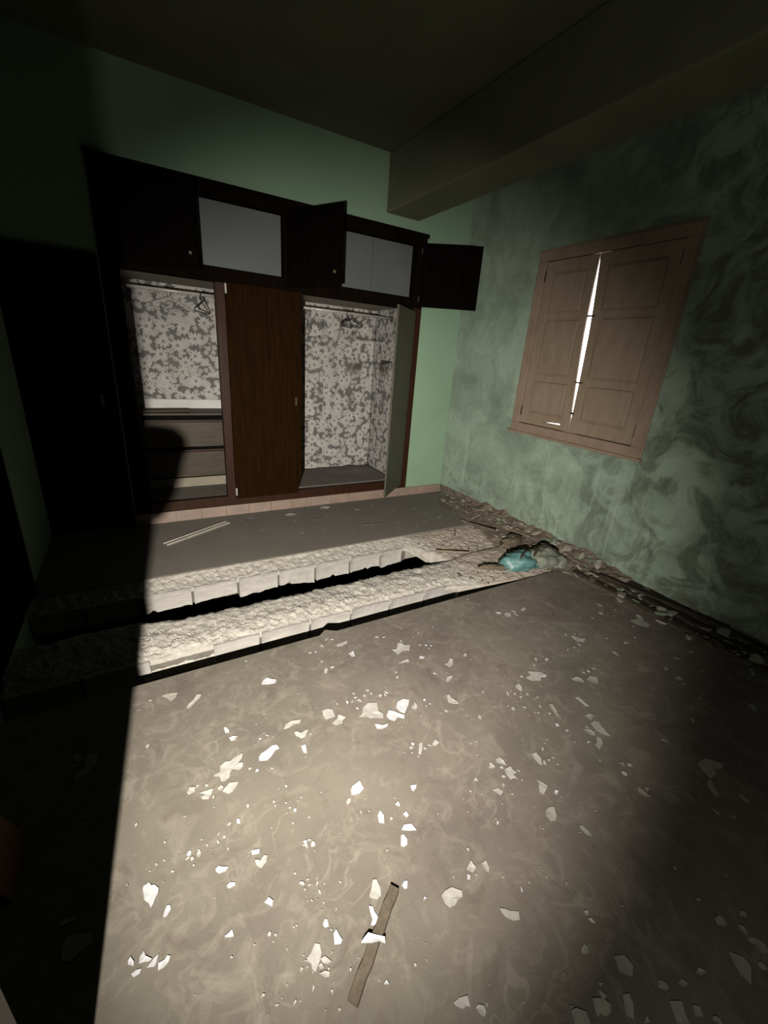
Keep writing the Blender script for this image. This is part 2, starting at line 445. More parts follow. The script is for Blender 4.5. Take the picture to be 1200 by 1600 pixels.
def ya(x):   # lower lip of the far edge: brick plane, closing up towards the right wall
    return lerp(-1.13, -1.497, sst(-1.22, -1.02, x))
def yb(x):   # ragged back edge of the sunken strip
    w = 0.020*fbm(x, 0, 7, 5, 3.1) + 0.012*fbm(x, 0, 28, 3, 8.0)
    return YB + w*(1-sst(-1.25, -1.0, x)) + 0.05*sst(-3.05, -3.25, x)
def yf(x):
    return lerp(YF, YE-0.004, min(1, max(0, (x+1.30)/0.72)))

def ruled(x0, x1, nx, ny, fa, fb, fz, thick):
    mb = MB(); top = []
    for i in range(nx+1):
        x = lerp(x0, x1, i/nx); a = fa(x); c = fb(x)
        top.append([Vector((x, lerp(a, c, j/ny), fz(x, lerp(a, c, j/ny), j/ny))) for j in range(ny+1)])
    vs = [v for row in top for v in row]; n = len(vs)
    bot = [Vector((v.x, v.y, v.z-thick)) for v in vs]
    fs = []
    W = ny+1
    for i in range(nx):
        for j in range(ny):
            q = (i*W+j, i*W+j+1, (i+1)*W+j+1, (i+1)*W+j)
            fs.append(q); fs.append(tuple(n+k for k in reversed(q)))
    for i in range(nx):
        for j in (0, ny):
            fs.append((i*W+j, (i+1)*W+j, n+(i+1)*W+j, n+i*W+j))
    for i in (0, nx):
        for j in range(ny):
            fs.append((i*W+j, i*W+j+1, n+i*W+j+1, n+i*W+j))
    return mb.add(vs+bot, fs)

# far edge: crumbled mortar under the tiles, then a row of hollow ceramic blocks
def z_far(x, y, t):
    r = sst(-1.22, -1.0, x)
    zl = -0.058
    zz = lerp(lerp(-0.012, zl, t**0.8), lerp(-0.012, -0.045, min(1, t*1.2)), r)
    zz += 0.010*fbm(x, y, 26, 5, 1.0)*min(1, t*6)*min(1, 0.3+(1-t)*5) + 0.010*fbm(x, y, 9, 4, 2.0)*min(1, t*5)*r
    if r > 0: zz -= 0.10*r*sst(0.75, 1.0, t)*sst(-0.98, -1.12, x)
    return min(zz, -0.004 if r < .5 else 0.02)
obj('mortar_layer', ruled(XL, -1.0, 330, 26, lambda x: YA, ya, z_far, 0.03), M['mortar'], floor_far, smooth=False)
obj('rubble_bed', ruled(-1.0, -0.001, 120, 56, lambda x: YA, lambda x: -1.5, z_far, 0.03), M['mortar_pink'], floor_far, smooth=False)

def ceramic_block(x0, x1, yfront, ztop, seed, parent, hgt=0.135, depth=0.16):
    """hollow block seen from its long face: proud face, slightly dished, ragged lower edge"""
    rnd = random.Random(seed); mb = MB(); nx, nz = 12, 5
    g = 0.008
    X0, X1 = x0+g, x1-g
    lowA, lowB = rnd.uniform(-0.02, 0.02), rnd.uniform(-0.02, 0.02)
    vs = []
    for i in range(nx+1):
        t = i/nx; x = lerp(X0, X1, t)
        low = ztop-hgt + lerp(lowA, lowB, t) + 0.014*noise.noise(Vector((x*18, seed, 0)))
        if rnd.random() < .06: low += 0.02
        for j in range(nz+1):
            s = j/nz
            dish = 0.010*math.sin(math.pi*s) - 0.006*(1-min(1, min(t, 1-t)*9))
            vs.append(Vector((x, yfront + dish*1.0 - 0.006*(1-s) + 0.002*noise.noise(Vector((x*30, s*4, seed))), lerp(ztop, low, s) + (0.004*noise.noise(Vector((x*25, 2, seed))) if j == 0 else 0))))
    n = len(vs); W = nz+1
    bk = [Vector((v.x, yfront+depth, v.z)) for v in vs]
    fs = []
    for i in range(nx):
        for j in range(nz):
            q = (i*W+j, i*W+j+1, (i+1)*W+j+1, (i+1)*W+j)
            fs.append(q); fs.append(tuple(n+k for k in reversed(q)))
        for j in (0, nz): fs.append((i*W+j, (i+1)*W+j, n+(i+1)*W+j, n+i*W+j))
    for i in (0, nx):
        for j in range(nz): fs.append((i*W+j, i*W+j+1, n+i*W+j+1, n+i*W+j))
    mb.add(vs+bk, fs)
    return obj('ceramic_block', mb, M['block'], parent, smooth=False)
ja = [-3.80, -3.53, -3.225, -2.927, -2.627, -2.334, -2.041, -1.742, -1.454, -1.235]
for k in range(len(ja)-1):
    ceramic_block(ja[k], ja[k+1], -1.13, -0.056, 10+k, floor_far, 0.138 if k != 3 else 0.12)
obj('joint_fill', MB().box(XL, -1.2, -1.118, -1.0, -0.185, -0.06), M['joint'], floor_far)
obj('slab', MB().box(XL, 0.0, -0.98, 0.0, -0.26, -0.05), M['mortar'], floor_far)

# the strip of floor that lost its tiles and sank between two open cracks
strip = empty('broken_floor_strip', (-1.9, -1.65, -0.25), label='long crumbled strip of bare floor between the two black cracks', cat='rubble')
def z_strip(x, y, t):
    r = sst(-1.1, -0.7, x)
    e = min(1, t*9)*min(1, (1-t)*9+0.2)
    zz = lerp(-0.036, -0.040, t) - 0.014*sst(0.70, 1.0, t)*(1-r)
    zz += (0.012*fbm(x, y, 9, 5, 5.0) + 0.0060*fbm(x, y, 34, 4, 6.0)*(0.45+0.9*sst(0.35, 0.9, t)))*e
    zz -= 0.010*(1-e)*(1-r)
    zz += 0.018*r
    return min(zz, -0.004 if t > 0.9 else 0.03)
obj('rubble_layer', ruled(XL, -1.0, 330, 34, yb, yf, z_strip, 0.03), M['mortar'], strip)
obj('rubble_layer', ruled(-1.0, -0.001, 120, 50, lambda x: -1.5, yf, z_strip, 0.16), M['mortar_pink'], strip)
for (xa, xb_) in ((-1.18, -0.99),):
    obj('rubble_layer', ruled(xa, xb_, 20, 6, lambda x: yf(x)+0.12, lambda x: yf(x)+0.003*fbm(x, 1, 30, 3, 2), lambda x, y, t: -0.062+0.006*fbm(x, y, 30, 3, 4), 0.16), M['mortar'], strip)
jb = [-3.80, -3.50, -3.20, -2.905, -2.64, -2.335, -2.055, -1.76, -1.47, -1.17]
for k in range(len(jb)-1):
    if k == 2: continue                                   # this block is buried in fallen mortar
    ceramic_block(jb[k], jb[k+1], YF-0.006, -0.060, 40+k, strip, 0.15, 0.2)
obj('fallen_mortar', ruled(-3.24, -2.89, 40, 10, lambda x: YF+0.05, lambda x: YF-0.012+0.004*fbm(x, 0, 20, 3, 1.1), lambda x, y, t: -0.045-0.13*t+0.012*fbm(x, y, 24, 4, 2.2), 0.03), M['mortar'], strip)
obj('joint_fill', MB().box(XL, -1.12, YF+0.008, YF+0.10, -0.22, -0.07), M['joint'], strip)

# ---------------------------------------------------------------- skirting tiles
def skirting(name, pts, mat=M['skirt']):
    s = None
    for (axis, a0, a1) in pts:
        if axis == 'x':
            s = obj(name, MB().box(a0, a1, -0.004, 0.002, 0.0, 0.094), M['grout'], kind='structure')
        else:
            s = obj(name, MB().box(-0.004, 0.002, a0, a1, 0.0, 0.094), M['grout'], kind='structure')
        inv = world_of(s).inverted()
        g = a1; rnd = random.Random(5)
        first = True
        while g > a0+0.01:
            n = max(a0, g - (0.21 if not first else 0.17)); first = False
            mb = MB()
            if axis == 'x': mb.box(n+0.0016, g-0.0016, -0.014-rnd.random()*0.002, -0.003, 0.0, 0.096)
            else: mb.box(-0.014-rnd.random()*0.002, -0.003, n+0.0016, g-0.0016, 0.0, 0.096)
            obj('skirting_tile', mb, mat, s, bevel=0.002)
            g = n
    return s
skirting('baseboard_back', [('x', -3.24, -0.015)])
skirting('baseboard_right', [('y', -0.9, -0.02)], M['chunk_brown'])

# ---------------------------------------------------------------- doors in the dark left corner
def plank_door(name, plane, a0, a1, z1, label):
    d = empty(name, ((a0+a1)/2, 0, 0) if plane == 'y' else (XL, (a0+a1)/2, 0), kind='structure')
    d['label'] = label
    def bx(p0, p1, q0, q1, d0, d1):
        return MB().box(p0, p1, -d1, -d0, q0, q1) if plane == 'y' else MB().box(XL+d0, XL+d1, p0, p1, q0, q1)
    for (p0, p1, q0, q1) in ((a0, a0+0.05, 0, z1), (a1-0.05, a1, 0, z1), (a0+0.05, a1-0.05, z1-0.05, z1)):
        obj('door_frame', bx(p0, p1, q0, q1, 0.0, 0.03), M['darkdoor'], d)
    obj('door_leaf', bx(a0+0.055, a1-0.055, 0.012, z1-0.055, 0.0, 0.018), M['darkdoor'], d)
    for (q0, q1) in ((0.15, 0.85), (1.05, z1-0.2)):
        obj('door_panel', bx(a0+0.13, a1-0.13, q0, q1, 0.018, 0.026), M['darkdoor'], d, bevel=0.004)
    obj('door_handle', bx(a1-0.11, a1-0.085, 1.0, 1.09, 0.018, 0.05), M['brass'], d, bevel=0.004)
    return d
plank_door('door_1', 'y', -3.795, -3.23, 2.02, 'dark narrow door left of the wardrobe')
plank_door('door_2', 'x', -1.85, -0.95, 2.1, 'dark door in the left wall beyond the cracks')

# half leaf of a white door standing open beside the camera; its edge shades the left of the room
leaf = empty('white_door_leaf', (XL, -3.387, 0.0), label='white painted narrow door leaf open at the near left', cat='door')
obj('panel', MB().box(XL+0.012, -3.388, -3.385, -3.350, 0.008, 2.10), M['leafwhite'], leaf, bevel=0.003)
for (q0, q1) in ((0.12, 0.90), (1.30, 1.98)):
    obj('raised_panel', MB().box(XL+0.09, -3.465, -3.391, -3.384, q0, q1), M['leafwhite'], leaf, bevel=0.003)
for zz in (0.25, 1.05, 1.85):
    obj('hinge', MB().tube([(XL+0.006, -3.368, zz-0.04), (XL+0.006, -3.368, zz+0.04)], 0.006, 8), M['rust'], leaf)
hp = [(-0.03, 0.19), (0.012, 0.196), (0.046, 0.188), (0.060, 0.172), (0.061, 0.150), (0.053, 0.130), (0.044, 0.095), (0.032, 0.06), (0.014, 0.03), (-0.03, 0.015)]  # made-up handle outline, shaped to cast the blob of shadow on the wardrobe
mrot = Matrix.Translation(Vector((-3.388, -3.362, 0.985))) @ Matrix.Rotation(math.radians(90), 4, 'X')
obj('shadow_blob_handle', MB().prism(hp, -0.008, 0.008, mrot), M['brass'], leaf, bevel=0.003)

# ---------------------------------------------------------------- built-in wardrobe
wd = empty('wardrobe', ((WX0+WX1)/2, 0.0, WZ0), label='built-in dark wooden wardrobe with open doors and flower paper inside', cat='wardrobe')
F0, F1 = -0.018, 0.05      # frame depth
CX = [(-3.10, -2.47), (-2.40, -1.77), (-1.765, -0.62)]  # lower bays
ZS, ZT = 0.185, 1.955      # sill top, lower opening head
UZ0, UZ1 = 2.055, 2.505
UC = [(-3.15, -1.917), (-1.865, -0.62)]
def W(name, mat, *bx, parent=wd, bevel=0.0, **k):
    mb = MB()
    for q in bx: mb.box(*q)
    return obj(name, mb, mat, parent, bevel=bevel, **k)
# frame members
W('stile', M['frame'], (WX0, -3.10, F0, F1, WZ0, WZ1), bevel=0.003)
W('stile', M['post'], (-0.62, WX1, F0, F1, WZ0, 1.97), bevel=0.003)
W('stile', M['frame'], (-0.62, WX1, F0, F1, 1.97, WZ1), bevel=0.003)
W('rail', M['frame'], (-3.10, -0.62, F0, F1, UZ1, WZ1), bevel=0.003)
W('rail', M['frame'], (-3.10, -0.62, F0, F1, ZT, UZ0), bevel=0.003)
W('sill', M['post'], (-3.10, -0.62, F0, F1, WZ0, ZS), bevel=0.003)
W('post', M['post'], (-2.47, -2.40, F0-0.004, F1, ZS, ZT), bevel=0.003)
W('post', M['frame'], (-1.917, -1.865, F0, F1, UZ0, UZ1), bevel=0.003)
W('moulding', M['frame'], (WX0-0.01, WX1+0.01, -0.035, F0, WZ1-0.035, WZ1), bevel=0.006)
# carcass
W('carcass_bottom', M['dust'], (-3.12, -0.60, F1, DEP+0.02, ZS-0.03, ZS-0.004))
W('divider', M['wallpaper'], (-2.28, -2.255, F1, DEP, ZS, ZT+0.03))
W('divider', M['wallpaper'], (-1.80, -1.775, F1, DEP, ZS, ZT+0.03))
W('carcass_side', M['wallpaper'], (-3.14, -3.115, F1, DEP, ZS, ZT+0.03))
W('carcass_side', M['wallpaper'], (-0.615, -0.59, F1, DEP+0.02, ZS-0.03, ZT+0.03))
W('back_panel', M['wallpaper'], (-3.14, -2.445, DEP, DEP+0.02, ZS-0.03, ZT+0.04))
W('back_panel', M['wallpaper'], (-2.445, -1.25, DEP, DEP+0.02, ZS-0.03, ZT+0.04))
W('back_panel', M['wallpaper'], (-1.25, -0.60, DEP-0.004, DEP+0.02, ZS-0.03, ZT+0.04))
W('corner_gap', M['pit'], (-0.6175, -0.6135, DEP-0.012, DEP-0.0045, ZS, ZT))
W('cabinet_floor', M['liner'], (-3.20, -0.56, F1, DEP+0.02, ZT+0.02, UZ0-0.02))
PD = 0.10      # pale boards stand just behind the upper openings
for (x0, x1), seam in zip(UC, (-2.60, -1.035)):
    W('upper_back', M['panel'], (x0-0.02, seam-0.0025, PD, PD+0.016, UZ0-0.04, WZ1-0.02))
    W('upper_back', M['panel'], (seam+0.0025, x1+0.02, PD+0.002, PD+0.016, UZ0-0.04, WZ1-0.02))
    W('upper_seam', M['pit'], (seam-0.02, seam+0.02, PD+0.017, PD+0.025, UZ0-0.04, WZ1-0.02))
    W('upper_side', M['frame'], (x0-0.04, x0-0.021, F1, DEP, UZ0-0.03, WZ1-0.02))
    W('upper_side', M['frame'], (x1+0.021, x1+0.04, F1, DEP, UZ0-0.03, WZ1-0.02))
    W('upper_rear', M['frame'], (x0-0.04, x1+0.04, DEP, DEP+0.02, UZ0-0.03, WZ1-0.02))
W('cabinet_top', M['frame'], (-3.20, -0.56, F1, DEP+0.03, WZ1-0.02, WZ1))
# gathered ridge of dust and paper along the torn paper seam
mb = MB()
pts = [(-1.255+0.006*math.sin(k*1.7), DEP-0.006, ZS+0.01+k*(ZT-ZS-0.09)/16) for k in range(17)]
mb.tube(pts, [0.006+0.004*math.sin(k*2.3)**2 for k in range(17)], 5)
obj('torn_seam', mb, M['wallpaper'], wd)
W('dust_drift', M['dust'], (-2.25, -1.80, F1, DEP-0.01, ZS-0.004, ZS), (-3.11, -2.285, F1, DEP-0.01, ZS-0.004, ZS))
mb = ruled(-1.772, -0.62, 40, 16, lambda x: F1, lambda x: DEP-0.006, lambda x, y, t: ZS+0.001+0.022*sst(0.45, 1.0, t)*(0.5+fbm(x, y, 5, 3, 4.0))*sst(-1.4, -1.0, x), 0.02)
obj('dust_drift', mb, M['dust'], wd, smooth=True)
# peeled flap of paper on the right side
mb = MB().add([(-0.617, 0.28, 1.45), (-0.617, 0.55, 1.46), (-0.75, 0.33, 1.40), (-0.617, 0.28, 1.445), (-0.617, 0.55, 1.455), (-0.75, 0.33, 1.396)], [(0, 1, 2), (5, 4, 3), (0, 3, 4, 1), (1, 4, 5, 2), (2, 5, 3, 0)])
obj('paper_flap', mb, M['doorinner'], wd)
# hanging rails
for (x0, x1) in ((-3.115, -2.28), (-1.775, -0.615)):
    obj('hanging_rail', MB().tube([(x0, 0.38, 1.885), (x1, 0.38, 1.885)], 0.013, 10), M['metal'], wd, smooth=True)
    for xx in (x0+0.006, x1-0.006):
        obj('rail_socket', MB().tube([(xx-0.006, 0.38, 1.885), (xx+0.006, 0.38, 1.885)], 0.026, 10), M['rust'], wd)
# drawer unit in the left bay
DY = 0.40
W('unit_side', M['drawer'], (-2.31, -2.282, DY, DEP, ZS, 0.875))
W('unit_side', M['drawer'], (-3.112, -3.085, DY, DEP, ZS, 0.875))
W('unit_top', M['drawer'], (-3.112, -2.282, DY-0.015, DEP-0.004, 0.868, 0.888), bevel=0.003)
W('unit_plinth', M['liner'], (-3.085, -2.31, DY+0.004, DY+0.02, ZS, 0.272))
W('unit_dark_backing', M['pit'], (-3.083, -2.312, DY+0.05, DY+0.06, 0.272, 0.866))  # near-black sheet puts the shade behind the drawer gaps into colour
for (z0, z1) in ((0.285, 0.545), (0.575, 0.825)):
    dr = W('drawer', M['drawer'], (-3.080, -2.315, DY-0.004, DY+0.016, z0, z1), bevel=0.003)
    W('finger_rail', M['post'], (-3.075, -2.32, DY-0.010, DY-0.004, z1-0.022, z1-0.006), parent=dr)
# closed middle door, lower right corner knocked off
md = MB()
poly = [(-2.398, ZS-0.02), (-1.815, ZS-0.02), (-1.772, ZS+0.16), (-1.772, ZT+0.006), (-2.398, ZT+0.006)]
md.prism([(p[0], p[1]) for p in poly], 0.0, 0.02, Matrix.Translation(Vector((0, F0-0.001, 0))) @ Matrix.Rotation(math.radians(90), 4, 'X'))
md = obj('door', md, M['door'], wd, bevel=0.002)
for zz in (0.20, 1.88):
    W('hinge', M['metal'], (-2.402, -2.390, -0.046, -0.036, zz, zz+0.07), parent=md)
W('keyhole_plate', M['rust'], (-1.835, -1.815, -0.042, -0.037, 1.02, 1.09), parent=md)

def wing(name, hx, hy, fx, fy, z0, z1, outer, inner, flip, handle=True):
    """door leaf hinged at (hx,hy) with free edge at (fx,fy)"""
    L = math.hypot(fx-hx, fy-hy); a = math.atan2(fy-hy, fx-hx)
    mt = Matrix.Translation(Vector((hx, hy, 0))) @ Matrix.Rotation(a, 4, 'Z')
    s = -1 if flip else 1
    lo = MB().box(0.004, L, min(0, s*0.018), max(0, s*0.018), z0, z1, mt)
    o = obj(name, lo, outer, wd, bevel=0.002)
    si = MB().box(0.012, L-0.008, min(-s*0.003, 0), max(-s*0.003, 0), z0+0.008, z1-0.008, mt)
    obj('door_lining', si, inner, o)
    for zz in (z0+0.07, z1-0.07):
        obj('hinge', MB().tube([tuple(mt @ Vector((0.0, 0.0, zz-0.025))), tuple(mt @ Vector((0, 0, zz+0.025)))], 0.006, 6), M['rust'], o)
    if handle:
        obj('knob', MB().tube([tuple(mt @ Vector((L-0.05, s*0.018, z0+0.10))), tuple(mt @ Vector((L-0.05, s*0.030, z0+0.10))), tuple(mt @ Vector((L-0.05, s*0.040, z0+0.10)))], [0.006, 0.013, 0.010], 8), M['brass'], o)
    return o
wing('upper_door', -3.16, -0.020, -2.60, -0.245, 1.985, 2.535, M['leafdark'], M['leafdark'], True)
wing('upper_door', -1.885, -0.020, -1.615, -0.520, 1.985, 2.535, M['leafdark'], M['leafdark'], True)
wing('upper_door', -0.565, -0.020, -0.085, -0.335, 1.985, 2.535, M['leafdark'], M['leafdark'], False)
wing('tall_door', -0.600, -0.020, -1.03, -0.40, 0.153, 1.937, M['doorinner'], M['post'], False, False)

# flake outlines as they lie on the floor, in metres from the far right corner
BIG_FLAKES = [
('w','bluish white paint flake near the broken floor edge, chopped oblong shape',[(-2.752,-2.275),(-2.739,-2.253),(-2.717,-2.243),(-2.703,-2.262),(-2.681,-2.276),(-2.691,-2.295),(-2.721,-2.288)]),
('c','slender cream paint flake like a leaf near the floor edge shadow',[(-3.077,-2.276),(-3.067,-2.258),(-3.046,-2.241),(-3.028,-2.215),(-3.010,-2.221),(-3.019,-2.240),(-3.041,-2.256),(-3.059,-2.275),(-3.073,-2.282)]),
('g','dull dusty three-cornered flake beside the slender leaf-like flake',[(-3.167,-2.156),(-3.145,-2.152),(-3.102,-2.164),(-3.112,-2.190),(-3.134,-2.209),(-3.147,-2.179)]),
('c','long cream flake with a split lower end, left part of floor',[(-3.027,-2.657),(-3.023,-2.649),(-3.004,-2.651),(-2.999,-2.639),(-2.999,-2.625),(-2.977,-2.616),(-2.961,-2.620),(-2.928,-2.606),(-2.911,-2.608),(-2.920,-2.629),(-2.953,-2.654),(-2.970,-2.668),(-2.976,-2.686),(-2.994,-2.694),(-3.006,-2.688),(-3.007,-2.669)]),
('c','small cream wedge tucked under the long split flake',[(-2.957,-2.660),(-2.936,-2.644),(-2.920,-2.647),(-2.923,-2.663),(-2.936,-2.672)]),
('w','bright white elongated flake with a jagged end, right of the long split flake',[(-2.860,-2.651),(-2.846,-2.639),(-2.823,-2.633),(-2.800,-2.623),(-2.783,-2.628),(-2.778,-2.647),(-2.796,-2.652),(-2.817,-2.670),(-2.835,-2.679),(-2.863,-2.669)]),
('c','cream slanted flake with a torn left tip above the white wedge-shaped scrap',[(-2.734,-2.568),(-2.721,-2.548),(-2.694,-2.541),(-2.655,-2.551),(-2.664,-2.566),(-2.692,-2.566),(-2.714,-2.568)]),
('c','cream boat-shaped flake with a pointed right tip',[(-2.701,-2.603),(-2.690,-2.602),(-2.677,-2.615),(-2.656,-2.615),(-2.643,-2.614),(-2.666,-2.641),(-2.683,-2.643),(-2.700,-2.620)]),
('w','small white four-sided scrap below the boat-shaped flake',[(-2.697,-2.676),(-2.679,-2.679),(-2.687,-2.716),(-2.699,-2.711)]),
('c','cream flake with a ragged left end at the foot of the long split flake',[(-3.009,-2.731),(-2.996,-2.720),(-2.980,-2.708),(-2.951,-2.719),(-2.960,-2.732),(-2.976,-2.746),(-2.991,-2.749)]),
('c','cream ragged strips heaped below the long split flake',[(-3.080,-2.700),(-3.056,-2.703),(-3.036,-2.705),(-3.046,-2.724),(-3.056,-2.738),(-3.075,-2.728),(-3.079,-2.717),(-3.061,-2.720)]),
('c','cream oblong flake at the left end of the ragged strips',[(-3.120,-2.682),(-3.109,-2.663),(-3.091,-2.672),(-3.095,-2.687),(-3.115,-2.690)]),
('w','small white rounded flake halfway between leaf-like and long split flakes',[(-2.955,-2.452),(-2.947,-2.450),(-2.937,-2.472),(-2.940,-2.484),(-2.954,-2.482)]),
('w','small white flake pointing left under the rounded one',[(-2.945,-2.512),(-2.930,-2.509),(-2.913,-2.518),(-2.925,-2.533),(-2.940,-2.531)]),
('c','cream chunky flake at the left of the central cluster',[(-2.555,-2.546),(-2.526,-2.547),(-2.510,-2.563),(-2.515,-2.600),(-2.541,-2.599),(-2.559,-2.598),(-2.560,-2.573)]),
('c','cream star-pointed flake beside the chunky flake',[(-2.542,-2.629),(-2.509,-2.613),(-2.498,-2.597),(-2.474,-2.625),(-2.493,-2.632),(-2.502,-2.649),(-2.531,-2.646)]),
('c','biggest cream flake of the central cluster, shaped like a hat',[(-2.422,-2.650),(-2.401,-2.641),(-2.381,-2.610),(-2.348,-2.595),(-2.310,-2.613),(-2.330,-2.660),(-2.317,-2.682),(-2.330,-2.702),(-2.365,-2.681),(-2.377,-2.680),(-2.392,-2.662)]),
('w','bright white two-lobed flake at the upper right of the central cluster',[(-2.246,-2.676),(-2.222,-2.650),(-2.189,-2.647),(-2.166,-2.664),(-2.187,-2.688),(-2.208,-2.704),(-2.227,-2.720),(-2.242,-2.703)]),
('w','bright white flake with a right lobe just below the two-lobed flake',[(-2.311,-2.699),(-2.284,-2.675),(-2.267,-2.689),(-2.253,-2.708),(-2.234,-2.729),(-2.246,-2.744),(-2.263,-2.724),(-2.292,-2.738),(-2.309,-2.718)]),
('w','white crescent flake under the hat-shaped flake',[(-2.378,-2.714),(-2.367,-2.720),(-2.351,-2.735),(-2.322,-2.737),(-2.336,-2.749),(-2.364,-2.749),(-2.380,-2.737)]),
('c','cream crumpled square flake near the broken floor edge',[(-2.058,-2.323),(-2.030,-2.328),(-1.997,-2.283),(-1.977,-2.296),(-1.974,-2.322),(-1.943,-2.327),(-1.973,-2.367),(-2.004,-2.352),(-2.050,-2.370),(-2.048,-2.342)]),
('c','cream cigar flake with a hooked end near the chipped floor edge',[(-2.315,-2.156),(-2.287,-2.154),(-2.247,-2.151),(-2.255,-2.168),(-2.289,-2.180),(-2.317,-2.174)]),
('w','white notched flake right of the cigar flake',[(-2.287,-2.250),(-2.272,-2.249),(-2.252,-2.240),(-2.264,-2.284),(-2.280,-2.277)]),
('c','cream thin flake with a thick right end, mid floor',[(-2.080,-2.429),(-2.038,-2.424),(-2.017,-2.424),(-2.027,-2.445),(-2.052,-2.438)]),
('c','cream comma-shaped flake in the clear middle of the floor',[(-1.862,-2.540),(-1.837,-2.538),(-1.811,-2.516),(-1.795,-2.524),(-1.827,-2.563),(-1.851,-2.568)]),
('c','cream hooked flake beside a floor joint',[(-1.989,-2.719),(-1.973,-2.721),(-1.981,-2.739),(-1.973,-2.760),(-1.961,-2.778),(-1.970,-2.785),(-1.993,-2.772),(-2.008,-2.756)]),
('c','small cream pointed flake below the comma-shaped flake',[(-1.930,-2.640),(-1.909,-2.622),(-1.877,-2.624),(-1.896,-2.640),(-1.920,-2.649)]),
('c','small cream upright scrap beside the two-lobed white flake',[(-2.178,-2.698),(-2.162,-2.699),(-2.151,-2.682),(-2.151,-2.706),(-2.165,-2.722),(-2.181,-2.714)]),
('c','cream standing flake in the knot of scraps by the joint corner',[(-2.288,-2.920),(-2.258,-2.881),(-2.241,-2.881),(-2.259,-2.906),(-2.281,-2.927)]),
('c','cream flake touching the joint corner',[(-2.208,-2.906),(-2.185,-2.895),(-2.177,-2.914),(-2.195,-2.919),(-2.210,-2.916)]),
('c','cream branching flake with torn arms, right middle floor',[(-1.533,-2.799),(-1.499,-2.803),(-1.493,-2.773),(-1.454,-2.794),(-1.429,-2.810),(-1.422,-2.839),(-1.442,-2.842),(-1.455,-2.827),(-1.481,-2.849),(-1.527,-2.828),(-1.534,-2.808)]),
('c','cream flake with a curled foot nearest the rubble side',[(-0.996,-2.663),(-0.984,-2.682),(-0.972,-2.707),(-0.946,-2.724),(-0.979,-2.739),(-1.011,-2.719),(-1.014,-2.688)]),
('g','dim oval flake left of the dim angular flake',[(-1.322,-2.912),(-1.286,-2.914),(-1.272,-2.932),(-1.279,-2.958),(-1.305,-2.942),(-1.321,-2.925)]),
('g','dim angular flake with a straight right side',[(-1.250,-2.952),(-1.210,-2.940),(-1.183,-2.965),(-1.225,-2.998),(-1.243,-2.972)]),
('g','long dim slanted flake below the angular flake',[(-1.420,-3.006),(-1.399,-3.011),(-1.402,-3.040),(-1.404,-3.075),(-1.418,-3.065),(-1.416,-3.033)]),
('g','large dim pointed flake on the shaded right floor',[(-1.490,-3.144),(-1.464,-3.140),(-1.448,-3.152),(-1.461,-3.183),(-1.473,-3.229),(-1.491,-3.210),(-1.501,-3.178)]),
('g','dim flake just below left of the large pointed flake',[(-1.548,-3.149),(-1.525,-3.159),(-1.520,-3.180),(-1.530,-3.194),(-1.551,-3.181)]),
('g','small dim flake above the large pointed flake',[(-1.474,-3.102),(-1.446,-3.103),(-1.437,-3.120),(-1.474,-3.132),(-1.471,-3.118)]),
('c','cream drop-shaped flake in the small scatter right of centre',[(-1.636,-2.821),(-1.606,-2.815),(-1.608,-2.838),(-1.629,-2.860),(-1.637,-2.844)]),
('g','slim greyish flake with a tail, right of centre',[(-1.575,-2.979),(-1.559,-2.986),(-1.572,-3.018),(-1.589,-3.041),(-1.587,-3.054),(-1.599,-3.036)]),
('g','dim curved flake under the large pointed flake',[(-1.532,-3.199),(-1.520,-3.215),(-1.539,-3.237),(-1.581,-3.248),(-1.577,-3.225),(-1.560,-3.222)]),
('w','large bright white flake with a toothed rim, left floor',[(-3.264,-2.928),(-3.261,-2.920),(-3.246,-2.918),(-3.242,-2.930),(-3.234,-2.931),(-3.224,-2.946),(-3.226,-2.958),(-3.234,-2.969),(-3.239,-2.980),(-3.246,-2.988),(-3.250,-2.973),(-3.261,-2.959),(-3.262,-2.942)]),
('w','white slim oval flake below the toothed flake',[(-3.217,-3.026),(-3.213,-3.014),(-3.206,-3.002),(-3.198,-3.005),(-3.197,-3.016),(-3.207,-3.027),(-3.213,-3.029)]),
('w','white lumpy flake above the white pill-shaped flake',[(-3.071,-2.971),(-3.062,-2.966),(-3.052,-2.974),(-3.035,-2.983),(-3.046,-2.991),(-3.064,-2.989),(-3.071,-2.979)]),
('w','white pill-shaped flake below the lumpy flake',[(-3.050,-3.031),(-3.039,-3.027),(-3.026,-3.034),(-3.028,-3.041),(-3.042,-3.042),(-3.049,-3.038)]),
('w','small white oblong flake above the heart-shaped scrap',[(-2.963,-2.970),(-2.940,-2.977),(-2.944,-2.989),(-2.965,-2.982)]),
('c','cream heart-shaped scrap below the oblong flake',[(-2.961,-3.001),(-2.952,-3.002),(-2.948,-3.013),(-2.932,-3.001),(-2.923,-3.006),(-2.930,-3.022),(-2.949,-3.033),(-2.959,-3.019)]),
('w','white diamond flake standing alone, lower left floor',[(-2.963,-3.122),(-2.948,-3.116),(-2.940,-3.130),(-2.946,-3.141),(-2.955,-3.131)]),
('w','white three-cornered flake pointing up, lower left floor',[(-3.077,-3.147),(-3.064,-3.145),(-3.056,-3.141),(-3.055,-3.158),(-3.069,-3.154)]),
('w','white pointed flake at the top of the lower left five',[(-3.277,-3.102),(-3.275,-3.088),(-3.265,-3.080),(-3.262,-3.093),(-3.248,-3.107),(-3.254,-3.109),(-3.266,-3.103)]),
('w','white notched flake at the left of the lower left five',[(-3.301,-3.091),(-3.301,-3.083),(-3.295,-3.078),(-3.288,-3.092),(-3.289,-3.100)]),
